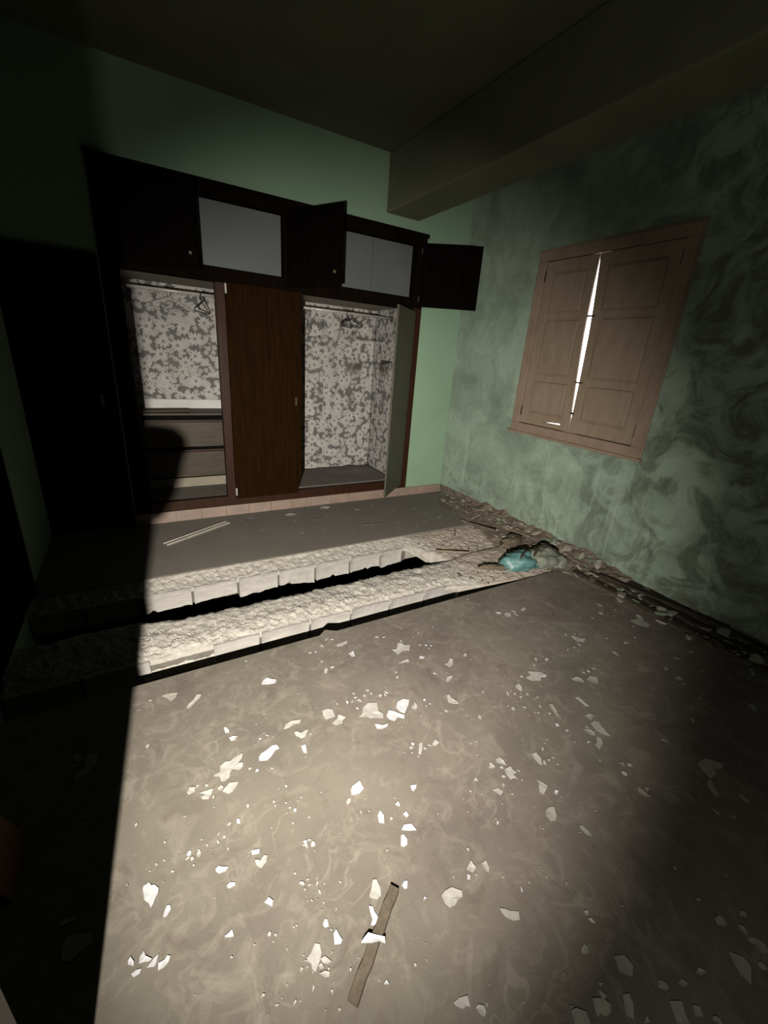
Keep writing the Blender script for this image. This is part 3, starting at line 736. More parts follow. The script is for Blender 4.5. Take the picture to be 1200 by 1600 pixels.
('w','white bent flake in the middle of the lower left five',[(-3.260,-3.120),(-3.248,-3.111),(-3.239,-3.107),(-3.232,-3.105),(-3.237,-3.117),(-3.243,-3.125)]),
('w','white long flake at the right of the lower left five',[(-3.236,-3.138),(-3.234,-3.124),(-3.220,-3.123),(-3.213,-3.118),(-3.206,-3.123),(-3.212,-3.133),(-3.224,-3.139)]),
('w','white curved flake at the foot of the lower left five',[(-3.295,-3.114),(-3.284,-3.111),(-3.272,-3.115),(-3.276,-3.122),(-3.289,-3.123)]),
('w','bright white flake with a notched left side, centre floor',[(-2.598,-2.935),(-2.584,-2.922),(-2.552,-2.916),(-2.552,-2.931),(-2.551,-2.949),(-2.572,-2.957),(-2.594,-2.956),(-2.602,-2.949)]),
('c','small cream flake under the notched bright one',[(-2.631,-2.968),(-2.620,-2.957),(-2.610,-2.960),(-2.617,-2.972),(-2.630,-2.975)]),
('w','white pointed flake like a seed, centre floor',[(-2.553,-3.057),(-2.537,-3.046),(-2.534,-3.066),(-2.546,-3.091),(-2.561,-3.080)]),
('w','white half-moon flake with flat base',[(-2.504,-3.136),(-2.487,-3.126),(-2.463,-3.134),(-2.459,-3.160),(-2.481,-3.151)]),
('w','white split flake just below the half-moon',[(-2.532,-3.177),(-2.515,-3.150),(-2.505,-3.151),(-2.503,-3.170),(-2.511,-3.183),(-2.525,-3.185)]),
('w','small white square flake above the half-moon',[(-2.472,-3.094),(-2.456,-3.090),(-2.455,-3.106),(-2.466,-3.109)]),
('w','small white three-sided flake at the top centre of open floor',[(-2.391,-3.017),(-2.368,-3.026),(-2.379,-3.036),(-2.393,-3.043),(-2.396,-3.034)]),
('w','small white wedge left of the three-sided flake',[(-2.478,-3.052),(-2.463,-3.048),(-2.465,-3.065),(-2.470,-3.066)]),
('c','cream upright flake with cracks near the batten top',[(-2.688,-3.250),(-2.674,-3.237),(-2.659,-3.219),(-2.649,-3.222),(-2.648,-3.244),(-2.656,-3.264),(-2.670,-3.268),(-2.685,-3.257)]),
('w','small white flake right of the batten top',[(-2.588,-3.272),(-2.575,-3.265),(-2.566,-3.270),(-2.577,-3.285),(-2.585,-3.283)]),
('c','large cream five-sided flake, right of the batten',[(-2.495,-3.349),(-2.479,-3.344),(-2.455,-3.346),(-2.433,-3.368),(-2.440,-3.380),(-2.459,-3.381),(-2.474,-3.387),(-2.492,-3.384),(-2.498,-3.369)]),
('w','white bone-shaped flake beside the batten',[(-2.700,-3.270),(-2.691,-3.276),(-2.692,-3.289),(-2.689,-3.303),(-2.692,-3.317),(-2.709,-3.316),(-2.715,-3.311),(-2.705,-3.302),(-2.703,-3.286)]),
('w','white flared flake lying across the batten',[(-2.760,-3.337),(-2.749,-3.332),(-2.733,-3.327),(-2.721,-3.338),(-2.696,-3.356),(-2.703,-3.369),(-2.716,-3.357),(-2.735,-3.351)]),
('c','cream tall shattered flake in the cluster left of the batten',[(-2.897,-3.293),(-2.883,-3.288),(-2.867,-3.274),(-2.856,-3.282),(-2.859,-3.301),(-2.869,-3.314),(-2.877,-3.320),(-2.885,-3.329),(-2.892,-3.319),(-2.890,-3.308),(-2.897,-3.299)]),
('c','cream flake at the right of the shattered cluster',[(-2.866,-3.310),(-2.853,-3.311),(-2.842,-3.329),(-2.852,-3.329),(-2.862,-3.321)]),
('c','cream flake at the foot of the shattered cluster',[(-2.879,-3.336),(-2.864,-3.337),(-2.854,-3.346),(-2.860,-3.353),(-2.869,-3.349)]),
('w','white small-necked flake above the shattered cluster',[(-2.815,-3.280),(-2.805,-3.274),(-2.803,-3.286),(-2.799,-3.303),(-2.806,-3.308),(-2.822,-3.302)]),
('w','small white pear-shaped flake above the necked flake',[(-2.834,-3.248),(-2.824,-3.238),(-2.818,-3.242),(-2.820,-3.258),(-2.831,-3.256)]),
('w','white diamond scrap at the lower right of the batten',[(-2.741,-3.431),(-2.731,-3.427),(-2.730,-3.438)]),
('c','cream leaf-like flake among crumbs, right of centre',[(-1.865,-3.131),(-1.841,-3.135),(-1.845,-3.163),(-1.864,-3.186),(-1.873,-3.179),(-1.872,-3.149)]),
('c','cream arrow-shaped flake pointing up left, right of centre',[(-1.935,-3.221),(-1.924,-3.239),(-1.918,-3.258),(-1.932,-3.265),(-1.961,-3.275),(-1.965,-3.259),(-1.945,-3.238)]),
('g','dull grey rounded flake below the arrow-shaped flake',[(-2.003,-3.320),(-1.984,-3.316),(-1.963,-3.324),(-1.980,-3.350),(-1.998,-3.360),(-2.016,-3.354),(-2.016,-3.335)]),
('c','cream slim oval flake, right floor',[(-1.938,-3.412),(-1.927,-3.415),(-1.923,-3.438),(-1.923,-3.455),(-1.933,-3.454),(-1.940,-3.437),(-1.942,-3.420)]),
('c','cream ragged flake at the middle of the right scatter',[(-2.018,-3.130),(-1.986,-3.132),(-1.990,-3.148),(-1.983,-3.163),(-2.004,-3.162),(-2.001,-3.176),(-2.029,-3.173),(-2.026,-3.149)]),
('c','cream flake heading the right scatter',[(-2.020,-3.081),(-1.994,-3.082),(-1.994,-3.099),(-1.998,-3.121),(-2.011,-3.108),(-2.023,-3.093)]),
('c','cream flake at the foot of the right scatter',[(-2.122,-3.173),(-2.098,-3.176),(-2.090,-3.196),(-2.109,-3.202),(-2.115,-3.189)]),
('c','small cream flake at the left of the right scatter',[(-2.072,-3.099),(-2.048,-3.080),(-2.044,-3.106),(-2.060,-3.105)]),
('g','pair of dim flakes lying edge to edge on the shaded floor',[(-1.615,-3.436),(-1.594,-3.425),(-1.593,-3.444),(-1.592,-3.471),(-1.610,-3.460)]),
('c','cream rhomboid flake, lower right of the batten',[(-2.382,-3.330),(-2.354,-3.317),(-2.354,-3.330),(-2.352,-3.341),(-2.370,-3.347),(-2.378,-3.337)]),
('c','cream blade-shaped flake beside the rhomboid flake',[(-2.328,-3.340),(-2.309,-3.340),(-2.315,-3.360),(-2.326,-3.370),(-2.330,-3.354)]),
('c','cream curved oblong flake, lower right floor',[(-2.361,-3.455),(-2.349,-3.461),(-2.337,-3.474),(-2.316,-3.486),(-2.327,-3.502),(-2.345,-3.495),(-2.360,-3.478),(-2.362,-3.466)]),
('c','cream flake with a rounded left side near the photo bottom',[(-2.604,-3.542),(-2.586,-3.542),(-2.565,-3.549),(-2.571,-3.567),(-2.579,-3.562),(-2.591,-3.561),(-2.602,-3.549)]),
('c','small cream oval flake next to the round-sided one',[(-2.560,-3.575),(-2.551,-3.574),(-2.539,-3.583),(-2.542,-3.593),(-2.551,-3.598),(-2.559,-3.590)]),
('g','broad dim flake cut by the photo bottom',[(-2.352,-3.693),(-2.336,-3.697),(-2.319,-3.713),(-2.327,-3.731),(-2.331,-3.743),(-2.370,-3.723),(-2.360,-3.707)]),
('g','dim flake with a forked foot beside the broad dim flake',[(-2.284,-3.706),(-2.268,-3.713),(-2.256,-3.723),(-2.251,-3.735),(-2.267,-3.745),(-2.284,-3.742),(-2.287,-3.733),(-2.304,-3.733),(-2.296,-3.723)]),
('g','small dim rounded flake on the shaded lower right floor',[(-2.222,-3.629),(-2.206,-3.626),(-2.202,-3.636),(-2.213,-3.645),(-2.227,-3.641),(-2.228,-3.635)]),
('g','long dim flake near the right edge of the floor',[(-1.853,-3.833),(-1.828,-3.858),(-1.832,-3.878),(-1.878,-3.895),(-1.880,-3.870)]),
('g','broad dim flake at the lower right corner',[(-2.109,-3.805),(-2.079,-3.821),(-2.097,-3.837),(-2.104,-3.852),(-2.133,-3.836)]),
('g','dim slender flake standing between two broad dim flakes',[(-2.206,-3.740),(-2.189,-3.746),(-2.199,-3.763),(-2.225,-3.780),(-2.232,-3.764)]),
('g','dim shallow flake above the slender dim one',[(-2.156,-3.683),(-2.127,-3.695),(-2.127,-3.720),(-2.151,-3.732),(-2.173,-3.710)]),
('g','dim rounded flake by the right edge of the floor',[(-1.800,-3.776),(-1.777,-3.779),(-1.780,-3.799),(-1.796,-3.802),(-1.811,-3.787)]),
('g','dim branching flake under the right wall boards',[(-1.255,-3.480),(-1.197,-3.484),(-1.162,-3.535),(-1.195,-3.543),(-1.224,-3.520),(-1.239,-3.544),(-1.289,-3.543),(-1.276,-3.502)]),
('g','dim bent flake below the branching one',[(-1.311,-3.539),(-1.294,-3.547),(-1.341,-3.596),(-1.359,-3.590),(-1.338,-3.555)]),
('g','long dim flake beside the fallen boards',[(-0.490,-2.725),(-0.397,-2.739),(-0.418,-2.814),(-0.454,-2.824),(-0.488,-2.771)]),
('g','pale wing-shaped flake in the dark beside the shadow edge',[(-3.467,-2.448),(-3.462,-2.422),(-3.436,-2.416),(-3.430,-2.353),(-3.398,-2.366),(-3.399,-2.414),(-3.431,-2.442),(-3.459,-2.459)]),
('g','pale rounded flake just above the wing-shaped one in the dark',[(-3.478,-2.344),(-3.466,-2.332),(-3.444,-2.349),(-3.443,-2.377),(-3.466,-2.373)]),
('g','large pale flake in the dark lower left floor',[(-3.447,-3.007),(-3.448,-2.973),(-3.437,-2.956),(-3.403,-2.965),(-3.383,-2.977),(-3.384,-2.997),(-3.414,-3.010),(-3.427,-3.017)]),
('g','thin pale flake in the dark above the large one',[(-3.460,-2.921),(-3.451,-2.909),(-3.424,-2.912),(-3.423,-2.921),(-3.445,-2.923)]),
]
SMALL_FLAKES = {
'left': [(-3.212,-2.165,0.0045),(-3.256,-2.201,0.0045),(-3.233,-2.411,0.0054),(-3.131,-2.324,0.0014),(-3.084,-2.671,0.0036),(-3.054,-2.682,0.0036),(-3.040,-2.737,0.0036),(-3.012,-2.716,0.0067),(-3.016,-2.657,0.0045),(-2.902,-2.685,0.0045),(-2.880,-2.706,0.0041),(-2.833,-2.571,0.0036),(-2.806,-2.567,0.0050),(-2.786,-2.584,0.0022),(-2.814,-2.551,0.0032),(-2.643,-2.639,0.0032),(-2.778,-2.302,0.0022),(-2.731,-2.301,0.0014),(-2.781,-2.084,0.0036),(-2.879,-2.125,0.0022),(-2.942,-2.822,0.0045),(-2.857,-2.848,0.0036),(-2.857,-2.864,0.0022),(-2.802,-2.813,0.0032),(-2.807,-2.784,0.0022),(-2.766,-2.877,0.0022),(-2.821,-2.872,0.0028),(-2.815,-2.893,0.0022),(-2.799,-2.911,0.0032),(-2.828,-2.720,0.0028),(-2.832,-2.494,0.0022),(-3.121,-2.693,0.0014),(-3.043,-2.775,0.0014)],
'centre': [(-2.467,-2.159,0.0058),(-2.439,-2.164,0.0054),(-2.390,-2.133,0.0081),(-2.339,-2.196,0.0054),(-2.444,-2.215,0.0022),(-2.436,-2.248,0.0032),(-2.407,-2.311,0.0067),(-2.442,-2.320,0.0112),(-2.346,-2.090,0.0089),(-2.319,-2.106,0.0063),(-2.082,-2.189,0.0063),(-2.043,-2.208,0.0076),(-1.973,-2.279,0.0054),(-2.128,-2.481,0.0054),(-2.141,-2.513,0.0054),(-2.384,-2.516,0.0058),(-2.433,-2.551,0.0045),(-2.411,-2.557,0.0067),(-2.389,-2.543,0.0058),(-2.377,-2.565,0.0089),(-2.344,-2.549,0.0076),(-2.315,-2.527,0.0054),(-2.311,-2.553,0.0067),(-2.408,-2.602,0.0058),(-2.276,-2.581,0.0058),(-2.243,-2.575,0.0067),(-2.253,-2.588,0.0054),(-2.480,-2.523,0.0022),(-2.479,-2.539,0.0032),(-2.497,-2.433,0.0022),(-2.459,-2.405,0.0022),(-2.573,-2.520,0.0014),(-2.500,-2.741,0.0022),(-2.101,-2.696,0.0054),(-2.113,-2.728,0.0054),(-2.091,-2.726,0.0036),(-2.048,-2.794,0.0054),(-1.895,-2.353,0.0045),(-1.863,-2.368,0.0054),(-1.865,-2.397,0.0045),(-1.839,-2.386,0.0036),(-1.940,-2.442,0.0089),(-1.716,-2.529,0.0098),(-1.707,-2.568,0.0045),(-1.812,-2.779,0.0045),(-1.951,-2.572,0.0054),(-1.931,-2.889,0.0067),(-2.284,-2.870,0.0054),(-2.299,-2.884,0.0050),(-2.250,-2.911,0.0041),(-2.223,-2.909,0.0058),(-2.294,-2.929,0.0036),(-2.309,-2.904,0.0036),(-2.279,-2.779,0.0022),(-2.208,-2.564,0.0014),(-2.060,-2.978,0.0032),(-2.035,-2.982,0.0014),(-2.072,-3.034,0.0022),(-2.160,-3.043,0.0022),(-1.906,-2.176,0.0022),(-1.727,-2.247,0.0032),(-1.841,-2.256,0.0032),(-1.887,-2.279,0.0045),(-2.490,-2.660,0.0032),(-2.643,-2.640,0.0022)],
'rightmid': [(-1.324,-2.091,0.0036),(-1.145,-2.123,0.0032),(-1.241,-2.298,0.0112),(-1.200,-2.336,0.0143),(-1.137,-2.330,0.0098),(-1.146,-2.360,0.0108),(-1.055,-2.337,0.0139),(-1.375,-2.723,0.0081),(-1.319,-2.722,0.0045),(-1.319,-2.749,0.0076),(-1.420,-2.751,0.0045),(-1.407,-2.806,0.0022),(-1.553,-2.787,0.0045),(-1.590,-2.798,0.0032),(-1.674,-2.857,0.0054),(-1.663,-2.884,0.0045),(-1.621,-2.887,0.0085),(-1.588,-2.923,0.0054),(-1.610,-2.924,0.0032),(-1.708,-2.845,0.0032),(-1.678,-2.834,0.0032),(-1.703,-2.834,0.0032),(-1.704,-2.898,0.0022),(-1.754,-2.922,0.0067),(-1.698,-2.938,0.0054),(-1.792,-2.883,0.0022),(-1.763,-2.898,0.0020),(-1.717,-2.981,0.0022),(-1.677,-2.983,0.0022),(-1.663,-2.992,0.0036),(-1.625,-2.969,0.0041),(-1.618,-3.019,0.0036),(-1.649,-3.013,0.0022),(-1.776,-3.009,0.0022),(-1.642,-3.079,0.0050),(-1.625,-3.121,0.0045),(-1.843,-3.062,0.0022),(-1.029,-2.743,0.0098),(-0.941,-2.684,0.0058),(-0.965,-2.665,0.0045),(-1.024,-2.645,0.0036),(-1.137,-2.746,0.0036),(-1.081,-2.748,0.0041),(-1.212,-2.767,0.0022),(-0.782,-2.564,0.0067),(-1.812,-2.779,0.0032),(-1.140,-2.915,0.0067),(-1.186,-2.915,0.0045),(-1.217,-2.911,0.0045),(-1.204,-2.890,0.0036),(-0.903,-2.891,0.0112),(-0.746,-2.857,0.0089),(-0.640,-2.849,0.0054),(-0.818,-2.779,0.0045),(-0.512,-2.521,0.0162),(-0.596,-2.590,0.0108),(-0.703,-2.601,0.0067),(-0.459,-2.607,0.0045),(-0.387,-2.728,0.0166),(-0.534,-2.775,0.0045),(-0.539,-2.645,0.0032)],
'lowleft': [(-3.276,-2.722,0.0045),(-3.226,-2.878,0.0036),(-3.243,-2.888,0.0022),(-3.303,-2.895,0.0032),(-3.211,-2.935,0.0014),(-3.185,-2.919,0.0022),(-3.009,-2.854,0.0050),(-2.981,-2.859,0.0058),(-3.045,-2.871,0.0045),(-3.032,-2.889,0.0036),(-3.051,-2.896,0.0054),(-3.097,-2.865,0.0022),(-3.135,-2.889,0.0045),(-3.141,-2.902,0.0045),(-3.130,-2.909,0.0032),(-3.109,-2.904,0.0054),(-3.109,-2.894,0.0028),(-3.128,-2.930,0.0022),(-3.083,-2.891,0.0022),(-3.074,-2.908,0.0014),(-3.072,-2.930,0.0022),(-3.097,-2.937,0.0010),(-3.193,-2.805,0.0014),(-3.199,-2.820,0.0022),(-3.158,-2.871,0.0014),(-3.175,-2.895,0.0014),(-3.204,-2.876,0.0020),(-2.969,-3.198,0.0036),(-2.955,-3.208,0.0022),(-3.011,-3.202,0.0022),(-2.898,-3.216,0.0036),(-3.069,-3.200,0.0022),(-2.828,-2.908,0.0022),(-2.889,-2.933,0.0022),(-2.821,-2.949,0.0022),(-2.807,-3.022,0.0032)],
'mid': [(-2.766,-2.878,0.0022),(-2.802,-2.813,0.0022),(-2.820,-2.873,0.0022),(-2.814,-2.894,0.0022),(-2.800,-2.910,0.0036),(-2.829,-2.907,0.0022),(-2.821,-2.949,0.0022),(-2.781,-2.885,0.0014),(-2.697,-2.893,0.0022),(-2.600,-3.022,0.0036),(-2.573,-3.031,0.0022),(-2.516,-3.088,0.0036),(-2.487,-3.074,0.0022),(-2.466,-3.032,0.0022),(-2.564,-2.985,0.0014),(-2.804,-3.025,0.0045),(-2.805,-3.037,0.0045),(-2.790,-3.025,0.0045),(-2.785,-3.040,0.0045),(-2.787,-3.061,0.0022),(-2.811,-3.030,0.0036),(-2.833,-3.128,0.0036),(-2.852,-3.128,0.0054),(-2.833,-3.141,0.0045),(-2.807,-3.136,0.0032),(-2.812,-3.149,0.0036),(-2.813,-3.172,0.0045),(-2.850,-3.146,0.0022),(-2.826,-3.167,0.0014),(-2.853,-3.162,0.0010),(-2.852,-3.176,0.0014),(-2.841,-3.181,0.0022),(-2.826,-3.186,0.0010),(-2.813,-3.202,0.0022),(-2.823,-3.215,0.0014),(-2.787,-3.233,0.0022),(-2.862,-3.093,0.0022),(-2.750,-3.178,0.0022),(-2.342,-3.288,0.0036),(-2.544,-3.331,0.0041),(-2.579,-3.168,0.0022),(-2.907,-3.215,0.0014),(-2.201,-3.138,0.0022)],
'lowmid': [(-2.818,-3.269,0.0022),(-2.835,-3.314,0.0036),(-2.916,-3.307,0.0036),(-2.902,-3.309,0.0036),(-2.869,-3.324,0.0045),(-2.854,-3.339,0.0022),(-2.892,-3.326,0.0028),(-2.901,-3.296,0.0014),(-2.903,-3.284,0.0014),(-2.883,-3.330,0.0014),(-2.902,-3.354,0.0050),(-2.863,-3.383,0.0036),(-2.950,-3.355,0.0032),(-2.990,-3.339,0.0032),(-2.976,-3.334,0.0014),(-2.958,-3.317,0.0014),(-3.015,-3.307,0.0032),(-3.013,-3.345,0.0014),(-2.890,-3.403,0.0022),(-2.859,-3.419,0.0022),(-2.805,-3.367,0.0022),(-2.787,-3.233,0.0022),(-2.956,-3.208,0.0022),(-2.967,-3.199,0.0022),(-2.619,-3.445,0.0022),(-2.650,-3.439,0.0022),(-2.601,-3.417,0.0014),(-2.614,-3.395,0.0014),(-2.626,-3.391,0.0014),(-2.770,-3.384,0.0022)],
'rightfloor': [(-2.072,-3.033,0.0032),(-2.059,-2.979,0.0022),(-2.034,-2.983,0.0022),(-2.024,-3.121,0.0054),(-2.043,-3.154,0.0058),(-2.007,-3.173,0.0067),(-1.971,-3.160,0.0032),(-2.071,-3.177,0.0050),(-2.066,-3.220,0.0032),(-2.044,-3.203,0.0022),(-1.989,-3.196,0.0022),(-2.062,-3.204,0.0014),(-2.153,-3.113,0.0054),(-2.128,-3.229,0.0022),(-2.192,-3.271,0.0045),(-2.187,-3.257,0.0022),(-2.028,-3.291,0.0032),(-2.061,-3.361,0.0036),(-2.340,-3.289,0.0022),(-2.169,-3.434,0.0028),(-1.915,-3.133,0.0022),(-1.804,-3.136,0.0058),(-1.774,-3.121,0.0022),(-1.823,-3.184,0.0036),(-1.795,-3.186,0.0045),(-1.848,-3.186,0.0058),(-1.806,-3.213,0.0032),(-1.908,-3.291,0.0058),(-1.907,-3.311,0.0022),(-1.626,-3.281,0.0036),(-1.839,-3.405,0.0022),(-1.954,-3.428,0.0036),(-1.949,-3.455,0.0022),(-1.956,-3.486,0.0010),(-1.532,-3.354,0.0081),(-1.590,-3.364,0.0081),(-1.572,-3.447,0.0094),(-1.595,-3.204,0.0072),(-1.527,-3.148,0.0045),(-1.647,-3.176,0.0022),(-1.982,-3.103,0.0022)],
'bottomright': [(-2.391,-3.350,0.0054),(-2.365,-3.357,0.0032),(-2.294,-3.400,0.0020),(-2.268,-3.452,0.0054),(-2.131,-3.507,0.0045),(-2.138,-3.583,0.0045),(-2.141,-3.602,0.0058),(-2.168,-3.435,0.0022),(-2.311,-3.640,0.0022),(-2.533,-3.585,0.0032),(-2.345,-3.690,0.0022),(-2.239,-3.700,0.0058),(-2.255,-3.715,0.0067),(-2.023,-3.627,0.0022),(-2.502,-3.560,0.0010),(-2.473,-3.634,0.0014)],
'farright': [(-2.093,-3.780,0.0081),(-2.061,-3.850,0.0089),(-2.196,-3.796,0.0067),(-1.752,-3.875,0.0112),(-1.760,-3.855,0.0089),(-1.755,-3.830,0.0076),(-1.711,-3.814,0.0067),(-1.794,-3.728,0.0045),(-1.637,-3.739,0.0036),(-1.766,-3.648,0.0045),(-1.423,-3.622,0.0103),(-1.388,-3.660,0.0076),(-1.803,-3.893,0.0058),(-1.972,-3.817,0.0081),(-2.040,-3.806,0.0063),(-2.035,-3.882,0.0058),(-0.513,-2.520,0.0143),(-0.745,-2.857,0.0103),(-0.899,-2.890,0.0130),(-0.642,-2.848,0.0067),(-0.607,-3.071,0.0130),(-0.779,-3.168,0.0112),(-0.598,-3.195,0.0085),(-0.797,-3.201,0.0063),(-0.759,-3.092,0.0076),(-0.460,-3.078,0.0089),(-1.558,-3.337,0.0067),(-1.533,-3.353,0.0067),(-1.263,-3.647,0.0117),(-0.343,-3.008,0.0098),(-0.643,-3.446,0.0134),(-0.829,-3.292,0.0076),(-1.270,-3.352,0.0076),(-1.021,-3.352,0.0076)],
'dark': [(-3.501,-2.172,0.0058),(-3.627,-2.171,0.0058),(-3.528,-2.467,0.0045),(-3.419,-2.619,0.0045),(-3.386,-2.945,0.0022),(-3.525,-2.764,0.0022)],
}

# ---------------------------------------------------------------- window: closed wooden shutters with a bright slit
win = empty('window_1', (0, (OY0+OY1)/2, OZ0), kind='structure')
win['label'] = 'closed beige panelled shutters with daylight showing through the middle gap'
obj('window_frame', MB().frame('x', OY0-0.035, OY1+0.035, OZ0-0.03, OZ1+0.03, 0.075, -0.022, 0.10), M['shutterframe'], win, bevel=0.004)
obj('frame_bead', MB().frame('x', OY0-0.05, OY1+0.05, OZ0-0.045, OZ1+0.045, 0.018, -0.012, 0.0), M['shutterframe'], win, bevel=0.003)
obj('window_rebate', MB().frame('x', OY0, OY1, OZ0, OZ1, 0.068, 0.036, 0.06), M['shutterframe'], win)
IY0, IY1, IZ0, IZ1 = OY0+0.042, OY1-0.042, OZ0+0.047, OZ1-0.047
MEET = -1.575
def gap(z):          # half width profile of the slit, warped leaves that no longer meet
    keys = [(0.0, 0.0006), (1.02, 0.004), (1.035, 0.012), (1.055, 0.003), (1.12, 0.005), (1.25, 0.010), (1.45, 0.017), (1.75, 0.024), (1.95, 0.020), (2.15, 0.012), (2.31, 0.004), (3.0, 0.001)]
    for (a, c), (d, e) in zip(keys, keys[1:]):
        if a <= z <= d: return lerp(c, e, (z-a)/(d-a))
    return 0.001
def lean(z): return -1.607 + (z-1.146)*0.0465     # the gap leans with the sagging leaves
def shutter(side):
    s = empty('shutter', (0, 0, 0)); s.parent = win
    s.matrix_basis = world_of(win).inverted()
    XF0, XF1 = -0.004, 0.032
    yo = IY1-0.003 if side > 0 else IY0+0.003
    def ym(z): return lean(z) + side*gap(z)
    stw, zt, zb = 0.085, IZ1-0.003, IZ0+0.003
    zs = [zb + (zt-zb)*k/28 for k in range(29)]
    # meeting stile with the warped edge
    mb = MB(); vs = []
    for z in zs:
        a = ym(z); c = lean(z) + side*stw
        vs += [(XF0, a, z), (XF0+0.014, a, z), (XF0+0.014, c, z), (XF0, c, z)]
    fs = [(0, 1, 2, 3), (len(vs)-4, len(vs)-3, len(vs)-2, len(vs)-1)]
    for k in range(28):
        for j in range(4): fs.append((4*k+j, 4*k+(j+1) % 4, 4*k+4+(j+1) % 4, 4*k+4+j))
    obj('meeting_stile', mb.add(vs, fs), M['shutter'], s)
    A, B_ = sorted((yo, yo-side*0.075))
    obj('hanging_stile', MB().box(XF0, XF1, A, B_, zb, zt), M['shutter'], s, bevel=0.002)
    rails = [(zb, zb+0.10), (1.398, 1.442), (1.888, 1.932), (zt-0.085, zt)]
    for (z0, z1) in rails:
        e = lean((z0+z1)/2)+side*(stw-0.012)
        A, B_ = sorted((yo-side*0.073, e))
        mb = MB()
        if side > 0 and z0 == zb:       # split rail that lets a streak of daylight through
            mb.box(XF0+0.001, XF1, A, -1.515, z0, z1); mb.box(XF0+0.001, XF1, -1.315, B_, z0, z1)
            mb.box(XF0+0.001, XF1, -1.515, -1.315, z0, 1.052)
            mb.add([(xx, yy, zz) for xx in (XF0+0.001, XF1) for yy, zz in ((-1.515, 1.066), (-1.315, 1.0535), (-1.315, z1), (-1.515, z1))],
                   [(0, 1, 2, 3), (7, 6, 5, 4), (0, 4, 5, 1), (1, 5, 6, 2), (2, 6, 7, 3), (3, 7, 4, 0)])
        else:
            mb.box(XF0+0.001, XF1, A, B_, z0, z1)
        obj('shutter_rail', mb, M['shutter'], s)
    for (_, z0), (z1, _) in zip(rails, rails[1:]):
        e = lean((z0+z1)/2)+side*(stw-0.02)
        A, B_ = sorted((yo-side*0.070, e))
        p = obj('panel', MB().box(XF0+0.014, XF1-0.004, A, B_, z0-0.01, z1+0.01), M['shutter'], s)
        A2, B2 = sorted((yo-side*0.090, lean((z0+z1)/2)+side*(stw+0.012)))
        obj('raised_field', MB().box(XF0-0.003, XF0+0.016, A2, B2, z0+0.012, z1-0.012), M['shutter'], p, bevel=0.009)
    for zz in (1.12, 2.22):
        obj('hinge', MB().tube([(XF0-0.004, yo+side*0.002, zz-0.04), (XF0-0.004, yo+side*0.002, zz+0.04)], 0.007, 8), M['rust'], s)
    return s
sl = shutter(+1); sr = shutter(-1)
for zz in (1.41, 1.90):     # iron stubs that bridge the slit
    obj('catch', MB().box(-0.014, -0.004, lean(zz)-0.05, lean(zz)+0.016, zz-0.006, zz+0.006), M['rust'], sr, bevel=0.002)
mb = MB().tube([(-0.006, lean(1.17)-0.012, 1.17), (-0.03, lean(1.17)-0.012, 1.172), (-0.034, lean(1.17)-0.04, 1.165)], 0.007, 8)
obj('latch', mb, M['rust'], sr)
obj('window_sill', MB().box(-0.038, 0.02, OY0-0.06, OY1+0.06, OZ0-0.05, OZ0-0.028), M['shutterframe'], win, bevel=0.004)

# ---------------------------------------------------------------- wire hangers
def hanger(name, x, yaw, tilt, mat, wide=0.40, drop=0.15, r=0.0022, label='', double=False):
    hk = empty(name, (x, 0.38, 1.885), label=label, cat='hanger')
    mt = Matrix.Rotation(yaw, 4, 'Z') @ Matrix.Rotation(tilt, 4, 'X')
    # hook over the rail, in the plane across it
    hook = [(-0.016*math.cos(t), 0, 0.016*math.sin(t)+0.001) for t in [math.pi*k/8 for k in range(-1, 9)]]
    hook = [(0.0155, 0, -0.006)] + [(0.0165*math.cos(t), 0, 0.0165*math.sin(t)) for t in [math.pi*k/8 for k in range(0, 9)]] + [(-0.012, 0, -0.03), (0, 0, -0.055)]
    hook = [mt @ Vector(p) for p in hook]
    obj('hook', MB().tube(hook, r, 5), mat, hk, local=True)
    tri = [(0, 0, -0.055), (wide*0.48, 0, -drop), (wide*0.5, 0, -drop-0.012), (wide*0.46, 0, -drop-0.02), (-wide*0.46, 0, -drop-0.02), (-wide*0.5, 0, -drop-0.012), (-wide*0.48, 0, -drop)]
    obj('shoulder_wire', MB().tube([mt @ Vector(p) for p in tri], r, 5, True), mat, hk, local=True)
    return hk
hanger('wire_hanger', -2.80, 0.25, 0.05, M['pale_wire'], 0.38, 0.13, 0.0018, 'faint thin wire hanger on the left bay rail')
hanger('wire_hanger', -2.52, 1.1, 0.0, M['wire'], 0.36, 0.12, 0.005, 'dark wire hanger at the right end of the left bay rail')
hanger('wire_hanger', -1.55, 1.35, 0.10, M['pale_wire'], 0.36, 0.22, 0.0022, 'wire hanger seen edge on, leftmost in the right bay')
hanger('wire_hanger', -1.50, 1.75, -0.14, M['pale_wire'], 0.36, 0.24, 0.0022, 'twisted thin wire hanger beside the leftmost one in the right bay')
hanger('wire_hanger', -1.14, 0.75, 0.10, M['wire'], 0.34, 0.11, 0.005, 'thick dark hanger in the middle of the right bay rail')
hanger('wire_hanger', -1.09, 0.45, -0.05, M['wire'], 0.34, 0.10, 0.005, 'second thick dark hanger, crossing the other one')
hanger('wire_hanger', -0.90, 0.10, 0.05, M['pale_wire'], 0.46, 0.22, 0.0022, 'wide thin wire hanger at the right of the right bay')

